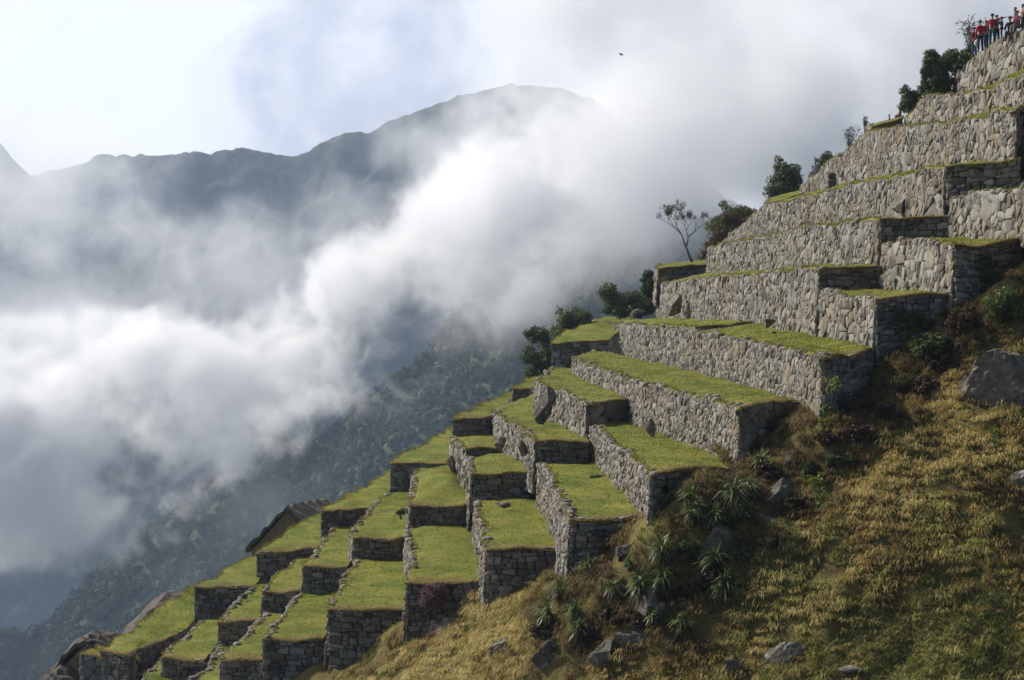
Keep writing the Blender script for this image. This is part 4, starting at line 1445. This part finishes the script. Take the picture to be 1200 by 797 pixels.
def rock(name, label, c, size, seed, rot=(0, 0, 0), cuts=9, rough=.10, group=None, cat='rock', flat=None):
    """a boulder: a sphere cut by random planes, then roughened"""
    rng = np.random.default_rng(seed)
    V, Fs = ico(5)
    V = V.copy()
    for i in range(cuts):
        n = rng.normal(size=3); n /= np.linalg.norm(n)
        h = rng.uniform(.34, .80)
        dd = V @ n
        V -= np.where(dd > h, dd - h, 0)[:, None] * n
    if flat is not None:
        for n, h in flat:
            n = np.array(n, float); n /= np.linalg.norm(n)
            dd = V @ n
            V -= np.where(dd > h, dd - h, 0)[:, None] * n
    f1 = fbm(V[:, 0] * 1.6 + seed, V[:, 1] * 1.6, V[:, 2] * 1.6, octaves=5, seed=seed)
    f2 = np.abs(fbm(V[:, 0] * 2.3 + seed, V[:, 1] * 2.3 + V[:, 2] * 1.2, V[:, 2] * 3.1, octaves=4, seed=seed + 3))
    V += V * (rough * f1 - rough * 1.3 * np.clip(.28 - f2, 0, 1))[:, None]
    V *= np.array(size)
    R = np.array(Matrix.Rotation(rot[2], 3, 'Z') @ Matrix.Rotation(rot[1], 3, 'Y') @ Matrix.Rotation(rot[0], 3, 'X'))
    V = V @ R.T
    o = mesh_obj(name, V.astype(float), Fs.tolist(), M_ROCK, None, False)
    o.location = c
    tag(o, label, cat, group)
    return o


def build_rocks():
    k = lambda px, py, Y: P(px, py, Y)
    rd = math.radians
    rock('upright_boulder', 'tall dark boulder leaning against the left end of a high wall', k(791, 359, 122), (.75, .8, 1.05), 1, (0, rd(14), 0), 6, .05, flat=[((.9, -.4, .25), .55), ((-.8, -.2, .55), .5)])
    rock('leaning_slab', 'large grey slab leaning on the terrace wall above the skyline meadow', k(641, 474, 95), (.75, .5, 1.25), 2, (0, rd(14), 0), 6, .05, flat=[((-.8, -.5, .35), .3), ((.9, -.45, 0), .45)])
    rock('lone_slab', 'lone slab propped against the back wall of the sunlit terrace', k(763, 503, 79), (.34, .16, .62), 3, (0, rd(20), rd(-25)), 14, .05)
    rock('leaning_boulder', 'broad pale boulder leaning at the foot of an upper wall', k(1056, 242, 88), (.95, .6, .50), 4, (0, rd(-24), 0), 6, .05, flat=[((.6, -.7, -.1), .4)])
    rock('loose_rock', 'small grey rock lying on the broad sunlit meadow', k(901, 379, 86), (.40, .4, .26), 5, (0, 0, .4), 7)
    rock('loose_rock', 'tiny pale rock on the broad meadow, beside a larger grey rock', k(906, 389, 80), (.16, .2, .10), 6)
    rock('stone_bench', 'low flat stone lying on the grass below the smooth slab wall', k(588, 592, 82), (.45, .22, .16), 7, (0, 0, 0), 6, .06)
    rock('protruding_stone', 'pale knobbed stone jutting from the wall under the skyline meadow', k(612, 528, 86), (.26, .4, .55), 8, (0, rd(-8), 0), 8)
    rock('protruding_stone', 'tilted grey stone standing at the end of the thin stone line', k(586, 521, 93), (.26, .3, .55), 9, (0, rd(30), 0), 7)
    rock('protruding_stone', 'jagged grey rock jutting beside the humped mound, left one of two', k(530, 545, 100), (.30, .4, .62), 10, (0, rd(-18), 0), 9)
    rock('protruding_stone', 'jagged grey rock jutting beside the humped mound, right one of two', k(540, 556, 96), (.26, .4, .60), 11, (0, rd(-12), 0), 9)
    rock('loose_stone', 'small stone on the rim of a grass step at lower left', k(287, 699, 92), (.25, .25, .15), 12)
    rock('loose_stone', 'pale rock on the rim at the bottom left', k(237, 778, 83), (.28, .3, .24), 13)
    rock('loose_stone', 'grey rock in the grass of the leftmost meadow', k(202, 712, 101), (.42, .4, .30), 14)
    rock('loose_stone', 'small grey rock lower in the leftmost meadow', k(177, 738, 96), (.25, .3, .22), 15)
    rock('cap_stone', 'grey flat stone in the slope of the skyline beside the big round bush', k(745, 368, 145), (.9, .6, .42), 16, (0, rd(-24), 0), 6)
    # on the bank
    B = [('white_rock', 'flat whitish rock in the ochre grass', 924, 717, .38, .18, 0, 20),
         ('dark_rock', 'small dark lichened rock under the whitish one', 906, 742, .24, .40, 15, 21),
         ('cracked_rock', 'cracked pale grey outcrop on the lower slope', 918, 772, .75, .55, -35, 22),
         ('pointed_rock', 'pointed grey boulder at the bottom edge', 868, 786, .62, .62, -20, 23),
         ('tan_stone', 'tiny tan stone in the grass at lower right', 1060, 725, .20, .13, -30, 24),
         ('slope_rock', 'low dark rock at the bottom right', 1003, 785, .5, .14, 0, 25),
         ('lichen_outcrop', 'large lichen-covered outcrop at the right edge', 1184, 450, 2.0, 2.0, -30, 26),
         ('lichen_outcrop', 'lower broken shoulder of the large outcrop at the right edge', 1150, 462, 1.0, .9, -30, 46),
         ('spur_crag', 'dark crag under the middle spiky plants of the spur', 765, 705, 1.1, .8, -25, 48),
         ('spur_crag', 'shaded rock face below the wide silver spiky plant', 845, 640, 1.2, 1.1, -35, 49),
         ('spur_crag', 'low grey crag half buried in ochre grass left of the spur', 590, 765, .7, .5, -25, 51),
         ('edge_rock', 'grey rock cut by the right edge of the picture', 1194, 568, .55, .75, 10, 27),
         ('flat_slab', 'large flat slab at the bottom of the rocky spur, left of two', 706, 770, 1.0, .85, -35, 28),
         ('flat_slab', 'grey slab with pale spots at the bottom of the spur, right of two', 742, 752, .8, .75, -25, 29),
         ('loose_rock', 'loose angular rock under the small dim rosette', 783, 752, .4, .22, -30, 30),
         ('slanting_slab', 'slanting grey slab high on the rocky spur', 732, 648, .8, .42, -38, 31),
         ('spur_boulder', 'rounded pale boulder among the ochre grass left of the spur', 523, 738, .55, .8, 25, 32),
         ('spur_boulder', 'dark boulder half hidden in the growth at the bottom of the spur', 645, 768, .65, .85, 20, 33),
         ('shaded_outcrop', 'dark craggy outcrop in the shaded gully', 912, 585, .62, .85, 20, 34),
         ('shaded_outcrop', 'dark brown outcrop hanging over the gully', 893, 612, .6, .55, -10, 35),
         ('shaded_outcrop', 'dark broken rocks below the squared corner blocks', 930, 540, .6, .42, -20, 36),
         ('gully_stone', 'small pale stone at the upper end of the gully', 1130, 450, .16, .24, 30, 37)]
    for n, lab, px, py, w, h, rot, sd in B:
        q = ray_bank(px, py)
        rock(n, lab, q + Vector((0, .02, -.02 * h)), (w * 1.15, max(w * .75, .2), h * 1.1), sd, (0, rd(rot), 0), 18, .12)


# ================================================================== thatched buildings
def build_buildings():
    thatch = mat_plain('weathered_thatch', (0.075, 0.062, 0.050), (0.19, 0.165, 0.14), 4.0, bump=.25, detail=7)
    earth = mat_plain('ochre_gable', (0.20, 0.14, 0.075), (0.32, 0.23, 0.125), 2.5, bump=.03)

    def roof_mesh(A, B, half, drop, thick, name, par, sag=.0, hip=0.0, n=24, m=9):
        """thatched saddle roof along the ridge A-B, overhanging eaves, real thickness"""
        A = Vector(A); B = Vector(B)
        ax = (B - A); ax.z = 0; ax.normalize()
        nx = Vector((ax.y, -ax.x, 0))
        V, Fs = [], []
        for layer in (0, 1):
            for i in range(n):
                t = i / (n - 1)
                c = A.lerp(B, t)
                e = min(t, 1 - t) * 2
                c = c + Vector((0, 0, -sag * (1 - e) ** 2.2))
                for j in range(-m, m + 1):
                    s = j / m
                    p = c + nx * half * s + Vector((0, 0, -drop * (abs(s) ** (1.9 if sag else 1.15))))
                    jt = .20 * fbm(np.array([i * .7]), np.array([j * .8]), octaves=2, seed=3)[0]
                    V.append(p + Vector((0, 0, jt - thick * layer)))
        w = 2 * m + 1
        idx = lambda l, i, j: l * n * w + i * w + j
        for i in range(n - 1):
            for j in range(w - 1):
                Fs.append((idx(0, i, j), idx(0, i + 1, j), idx(0, i + 1, j + 1), idx(0, i, j + 1)))
                Fs.append((idx(1, i, j), idx(1, i, j + 1), idx(1, i + 1, j + 1), idx(1, i + 1, j)))
        for i in range(n - 1):
            for j in (0, w - 1):
                q = (idx(0, i, j), idx(0, i + 1, j), idx(1, i + 1, j), idx(1, i, j)); Fs.append(q)
        for j in range(w - 1):
            for i in (0, n - 1):
                Fs.append((idx(0, i, j), idx(0, i, j + 1), idx(1, i, j + 1), idx(1, i, j)))
        return mesh_obj(name, V, Fs, thatch, par, False)

    def house(label, A, B, half, drop, wall_h, sag=0.0):
        A = Vector(A); B = Vector(B)
        ax = (B - A); ax.z = 0; ax.normalize(); nx = Vector((ax.y, -ax.x, 0))
        e = empty('thatched_house', (A + B) / 2 - Vector((0, 0, drop + wall_h)), label, 'building', 'thatched buildings beyond the terraces')
        roof_mesh(A, B, half, drop, .3, 'roof', e, sag)
        V, Fs = [], []
        a = A + ax * .35; b = B - ax * .35
        for c in (a, b):
            for s, zz in ((-1, -drop - wall_h), (-1, -drop * .98 - .2), (0, -.35), (1, -drop * .98 - .2), (1, -drop - wall_h)):
                V.append(c + nx * half * .86 * s + Vector((0, 0, zz - (sag if s == 0 else 0))))
        Fs = [(0, 1, 2, 3, 4), (9, 8, 7, 6, 5), (0, 5, 6, 1), (3, 8, 9, 4), (1, 6, 7, 2), (2, 7, 8, 3)]
        mesh_obj('wall', V, Fs, earth, e)
        return e

    A = P(335.5, 594, 128); B = P(382, 583, 146)
    house('thatched gable house peeking over the skyline terrace, with an ochre end wall', A, B, 3.1, 3.2, 2.0)
    house('long curved thatched roof along the leftmost meadow', P(166, 710, 112), P(232, 681, 132), 2.6, 2.6, 1.5, sag=1.6)
    house('humped thatched roof right behind the seated figure', P(98, 742, 112), P(133, 738, 120), 2.6, 3.0, 1.5, sag=.5)
    house('lowest thatched roof at the bottom left edge', P(62, 783, 110), P(92, 770, 116), 2.4, 2.6, 1.5, sag=.8)


# ================================================================== people
_MATS = {}


def cloth(name, col):
    if name not in _MATS:
        c = Vector(col)
        _MATS[name] = mat_plain(name, tuple(c * .75), tuple(c * 1.15), 14.0, .85, 0)
    return _MATS[name]


def skin_mesh(name, pts, edges, mat, parent, root=0, sub=1):
    """one continuous surface grown round a skeleton; pts: (x,y,z,rx,ry)"""
    me = bpy.data.meshes.new(name)
    me.from_pydata([p[:3] for p in pts], edges, [])
    o = bpy.data.objects.new(name, me)
    COL.objects.link(o)
    md = o.modifiers.new('skin', 'SKIN')
    if not me.skin_vertices:
        bpy.context.view_layer.objects.active = o
    for i, p in enumerate(pts):
        v = me.skin_vertices[0].data[i]
        v.radius = (p[3], p[4] if len(p) > 4 else p[3])
        v.use_root = (i == root)
    sd = o.modifiers.new('sub', 'SUBSURF'); sd.levels = sub; sd.render_levels = sub
    dg = bpy.context.evaluated_depsgraph_get()
    ev = o.evaluated_get(dg)
    m2 = bpy.data.meshes.new_from_object(ev)
    m2.name = name
    bpy.data.objects.remove(o); bpy.data.meshes.remove(me)
    return link_mesh(name, m2, mat, parent, True)


def person(label, foot, face, top, legs, hair, pose='stand', armL='down', armR='down', hat=None, h=1.72, pack=None, group='visitors standing and sitting on the walls'):
    """face: heading in degrees, 0 looks away from the camera, 90 to the left"""
    foot = Vector(foot)
    e = empty('person', foot, label, 'person', group)
    s = h / 1.72
    c, n = math.cos(math.radians(face)), math.sin(math.radians(face))

    def W(x, y, z):                          # x right of the person, y ahead
        return Vector((x * c - y * n, x * n + y * c, z)) * s + foot

    sit = pose == 'sit'
    hipz = .50 if sit else .93
    lean = .05 if sit else .0
    dz = hipz - .93
    hip = (0, 0, hipz)
    chest = (0, lean, 1.28 + dz); neck = (0, lean + .01, 1.47 + dz); head = (0, lean + .04, 1.62 + dz)
    J = {}
    legsJ = []
    for sx in (-1, 1):
        if sit:
            legsJ.append([(sx * .09, .02, hipz - .02), (sx * .11, .42, .48), (sx * .11, .44, .09), (sx * .11, .60, .04)])
        else:
            legsJ.append([(sx * .09, 0, .88), (sx * .11, .03, .48), (sx * .12, -.02, .09), (sx * .13, .16, .04)])
    armsJ = []
    for sx, kind in ((-1, armL), (1, armR)):
        sh = (sx * .155, lean, 1.41 + dz)
        if kind == 'point':
            el = (sx * .40, .16, 1.50 + dz); wr = (sx * .62, .30, 1.58 + dz)
        elif kind == 'fold':
            el = (sx * .27, .05, 1.14 + dz); wr = (sx * .06, .26, 1.18 + dz)
        elif kind == 'hip':
            el = (sx * .40, -.06, 1.14 + dz); wr = (sx * .20, .06, .98 + dz)
        elif kind == 'raise':
            el = (sx * .26, .22, 1.22 + dz); wr = (sx * .10, .30, 1.48 + dz)
        elif kind == 'knee':
            el = (sx * .25, .14, 1.12 + dz); wr = (sx * .14, .38, .58)
        else:
            el = (sx * .25, -.03, 1.12 + dz); wr = (sx * .26, .06, .87 + dz)
        armsJ.append([sh, el, wr])

    # ---- body: one skin from head to feet, with hands and fingers
    pts, ed = [], []

    def add(p, r, link=None, r2=None):
        v = W(*p)
        pts.append((v.x - foot.x, v.y - foot.y, v.z - foot.z, r * s, (r2 or r) * s))
        if link is not None:
            ed.append((link, len(pts) - 1))
        return len(pts) - 1
    ip = add(hip, .13)
    iw = add((0, lean * .5, 1.10 + dz), .115, ip)
    ic = add(chest, .135, iw)
    ik = add(neck, .055, ic)
    ih0 = add((0, lean + .03, 1.54 + dz), .062, ik)
    ih = add(head, .092, ih0)
    add((0, lean + .03, 1.70 + dz), .07, ih)
    add((0, lean + .145, 1.605 + dz), .014, ih)          # nose
    for q in legsJ:
        a = add(q[0], .085, ip); b = add(q[1], .055, a); d = add(q[2], .038, b); add(q[3], .03, d)
    for (sh, el, wr), sx in zip(armsJ, (-1, 1)):
        a = add(sh, .055, ic); b = add(el, .038, a); d = add(wr, .026, b)
        dirv = (Vector(wr) - Vector(el)).normalized()
        pm = Vector(wr) + dirv * .07
        f = add(tuple(pm), .03, d)
        side = dirv.cross(Vector((0, 0, 1)))
        side = side.normalized() if side.length > .1 else Vector((0, 1, 0))
        for q, (o, l) in enumerate(((-.027, .07), (-.009, .085), (.009, .08), (.027, .065))):
            add(tuple(pm + side * o + dirv * l), .009, f)
        add(tuple(pm + side * .055 + dirv * .01), .010, f)
    skin_c = cloth('skin', (0.30, 0.19, 0.13))

    def place(o):
        o.data.transform(Matrix.Translation(e.location - e.location))
        return o

    def sk(name, P_, E_, mat):
        me_o = skin_mesh(name, P_, E_, mat, None, 0, 1)
        me_o.parent = e
        return me_o
    sk('body', pts, ed, skin_c)
    # ---- trousers
    pts, ed = [], []
    ip = add((0, 0, hipz + .06), .15)
    for q in legsJ:
        a = add(q[0], .105, ip); b = add(q[1], .078, a); add(q[2], .066, b)
    sk('trousers', pts, ed, cloth(*legs))
    # ---- jacket with sleeves
    pts, ed = [], []
    ip = add((0, 0, hipz + .04), .15)
    iw = add((0, lean * .5, 1.10 + dz), .135, ip); ic = add(chest, .14, iw); add((0, lean, 1.44 + dz), .07, ic)
    for sh, el, wr in armsJ:
        a = add(sh, .07, ic); b = add(el, .06, a); add(tuple(Vector(el).lerp(Vector(wr), .93)), .045, b)
    sk('jacket', pts, ed, cloth(*top))
    # ---- shoes
    pts, ed = [], []
    for sx, q in zip((-1, 1), legsJ):
        pts, ed = [], []
        a = add((q[2][0], q[2][1] - .03, .05), .052); add((q[3][0], q[3][1] + .05, .035), .042, a)
        sk('shoe', pts, ed, cloth('dark_shoe', (.05, .04, .035)))
    # ---- hair or cap: a shell over the crown and back of the head
    V, Fs = ico(3)
    hv = V * np.array([.103, .112, .108])
    hv[:, 1] -= .018; hv[:, 2] += .018
    keep = (V[:, 2] > -.15 + .9 * np.maximum(V[:, 1], -.25))
    rem = {int(i): k for k, i in enumerate(np.where(keep)[0])}
    Fk = [tuple(rem[int(i)] for i in f) for f in Fs if all(keep[f])]
    hd = Vector(head) + Vector((0, -.01, .035))
    VV = []
    for v in hv[keep]:
        w = W(hd.x + v[0], hd.y + v[1], hd.z + v[2]); VV.append(w - foot)
    nm, cc = hat or hair
    o = mesh_obj('cap' if hat else 'hair', VV, Fk, cloth(nm, cc))
    sol = o.modifiers.new('thickness', 'SOLIDIFY'); sol.thickness = .02
    o.parent = e
    if hat:
        brim = [W(hd.x + .10 * math.sin(t), hd.y + .07 + .12 * math.cos(t) * (1 if abs(t) < 1.57 else .2), hd.z + .03 + zz) - foot for zz in (0, .012) for t in np.linspace(-1.5, 1.5, 9)]
        Fb = [tuple(range(9)), tuple(range(17, 8, -1))] + [(i, i + 9, i + 10, i + 1) for i in range(8)]
        b = mesh_obj('cap_brim', brim, Fb, cloth(nm, cc)); b.parent = o
    if pack:
        pts, ed = [], []
        a = add((0, lean - .24, 1.05 + dz), .12); b = add((0, lean - .26, 1.25 + dz), .14, a); add((0, lean - .22, 1.42 + dz), .09, b)
        po = skin_mesh('backpack', pts, ed, cloth(*pack), None, 0, 1)
        po.location = foot
        tag(po, 'backpack worn by the ' + label.split(' with a pack')[0].replace('person ', 'visitor ', 1), 'backpack')
    return e


def build_people():
    red = ('red_jacket', (.42, .025, .03)); navy = ('navy_cloth', (.018, .022, .05)); jeans = ('blue_jeans', (.03, .075, .13)); black = ('black_cloth', (.015, .014, .014))
    dark = ('dark_hair', (.018, .013, .010)); plum = ('maroon_cloth', (.16, .03, .05)); pink = ('pink_cloth', (.45, .22, .24)); blue = ('pale_blue_cloth', (.28, .30, .55)); tan = ('tan_cloth', (.40, .24, .12))
    plaid = ('blue_grey_cloth', (.08, .09, .17)); grey = ('grey_cloth', (.20, .19, .18)); white = ('white_cloth', (.62, .60, .60))
    U = lambda px, py, Y=97: P(px, py, Y)
    h = 1.85
    person('person in red jacket, black cap and jeans pointing right with an outstretched arm', U(1163, 55, 97.2), -20, red, jeans, dark, 'stand', 'down', 'point', hat=('black_cap', (.015, .015, .015)), h=h)
    person('person in a red jacket seen from behind, left of the pointing visitor', U(1149, 61, 98.2), 10, red, navy, dark, 'stand', 'down', 'fold', h=1.78)
    person('person in maroon with a white bag, leftmost of the standing crowd', U(1142, 67, 99.5), 30, plum, jeans, dark, 'stand', 'down', 'fold', h=1.70)
    person('person in dark blue crouching low at the end of the top wall', U(1126, 87, 102), 60, navy, black, dark, 'sit', 'knee', 'knee', h=1.5)
    person('person in blue grey holding up a camera, right of the pointing visitor', U(1174, 46, 97), 75, plaid, navy, dark, 'stand', 'raise', 'raise', h=1.25)
    person('person in navy with cap sitting on the wall edge, legs hanging', U(1184, 50, 93.5), 150, navy, black, dark, 'sit', 'knee', 'knee', hat=('navy_cap', (.02, .025, .06)), h=1.85)
    person('person in maroon sitting high at the right edge', U(1193, 41, 92.5), 120, plum, grey, dark, 'sit', 'knee', 'fold', h=1.7)
    person('person in tan standing cut off by the right edge', U(1199, 36, 92), 100, tan, black, dark, 'stand', 'fold', 'down', h=1.4)
    person('person in black half hidden behind the two red jackets', U(1156, 59, 99.5), 40, black, jeans, dark, 'stand', 'down', 'fold', h=1.7)
    person('person in dark clothes right behind the pointing visitor', U(1168, 51, 98.5), 200, navy, black, dark, 'stand', 'fold', 'down', h=1.6)
    person('person in grey standing behind the seated visitors at the right', U(1190, 41, 95), 60, grey, black, dark, 'stand', 'down', 'fold', h=1.5)
    person('person in pink and red sitting on the upper skyline grass', P(1055, 143, 113), 80, pink, plum, dark, 'sit', 'knee', 'knee', h=1.3)
    person('person whose dark head shows over the edge, left of the pink visitor', P(1043, 150, 117), 80, plum, black, dark, 'sit', 'knee', 'knee', h=1.2)
    person('person in pale blue sitting on the skyline beside dark bushes', P(957, 212, 131), 70, blue, grey, ('grey_hair', (.16, .14, .13)), 'sit', 'knee', 'knee', h=2.0)
    person('person in black sitting alone on the boulder wall at lower left', P(108, 764, 89.5), 60, black, black, dark, 'sit', 'knee', 'hip', h=1.0, group=None)
    # a bag held by one visitor
    bag, be = ico(2)
    o = mesh_obj('shoulder_bag', bag * np.array([.17, .12, .22]) * (1 + .1 * bag[:, 2:3]), be.tolist(), cloth(*white), None, True)
    o.location = U(1145, 51, 98.9)
    tag(o, 'white shoulder bag carried by the leftmost standing visitor', 'bag')


def build_bird():
    V, Fs = [], []
    body = [((0, -.25, 0), .02), ((0, -.1, .0), .07), ((0, .1, .01), .08), ((0, .24, .03), .045), ((0, .34, .03), .012)]
    v, f = tube_data([b[0] for b in body], [b[1] for b in body], 8)
    V += v; Fs += f
    o = mesh_obj('bird', V, Fs, cloth('dark_feathers', (.03, .03, .03)), None, True)
    o.location = P(728, 64, 190)
    o.rotation_euler = (.2, -.3, 1.9)
    tag(o, 'tiny dark bird flying in front of the clouds', 'bird')
    for s in (-1, 1):
        w = [(0, .12, .02), (s * .3, .16, .13), (s * .62, .0, .08), (s * .3, -.06, .11), (0, -.1, .02)]
        VV = [Vector(p) for p in w] + [Vector(p) - Vector((0, 0, .015)) for p in w]
        FF = [(0, 1, 3, 4), (1, 2, 3), (9, 8, 6, 5), (8, 7, 6)] + [(i, (i + 1) % 5, (i + 1) % 5 + 5, i + 5) for i in range(5)]
        q = mesh_obj('wing', VV, FF, cloth('dark_feathers', (.03, .03, .03)))
        q.parent = o


build_plants()
build_gully()
build_rosettes()
build_rocks()
build_buildings()
build_people()
build_bird()
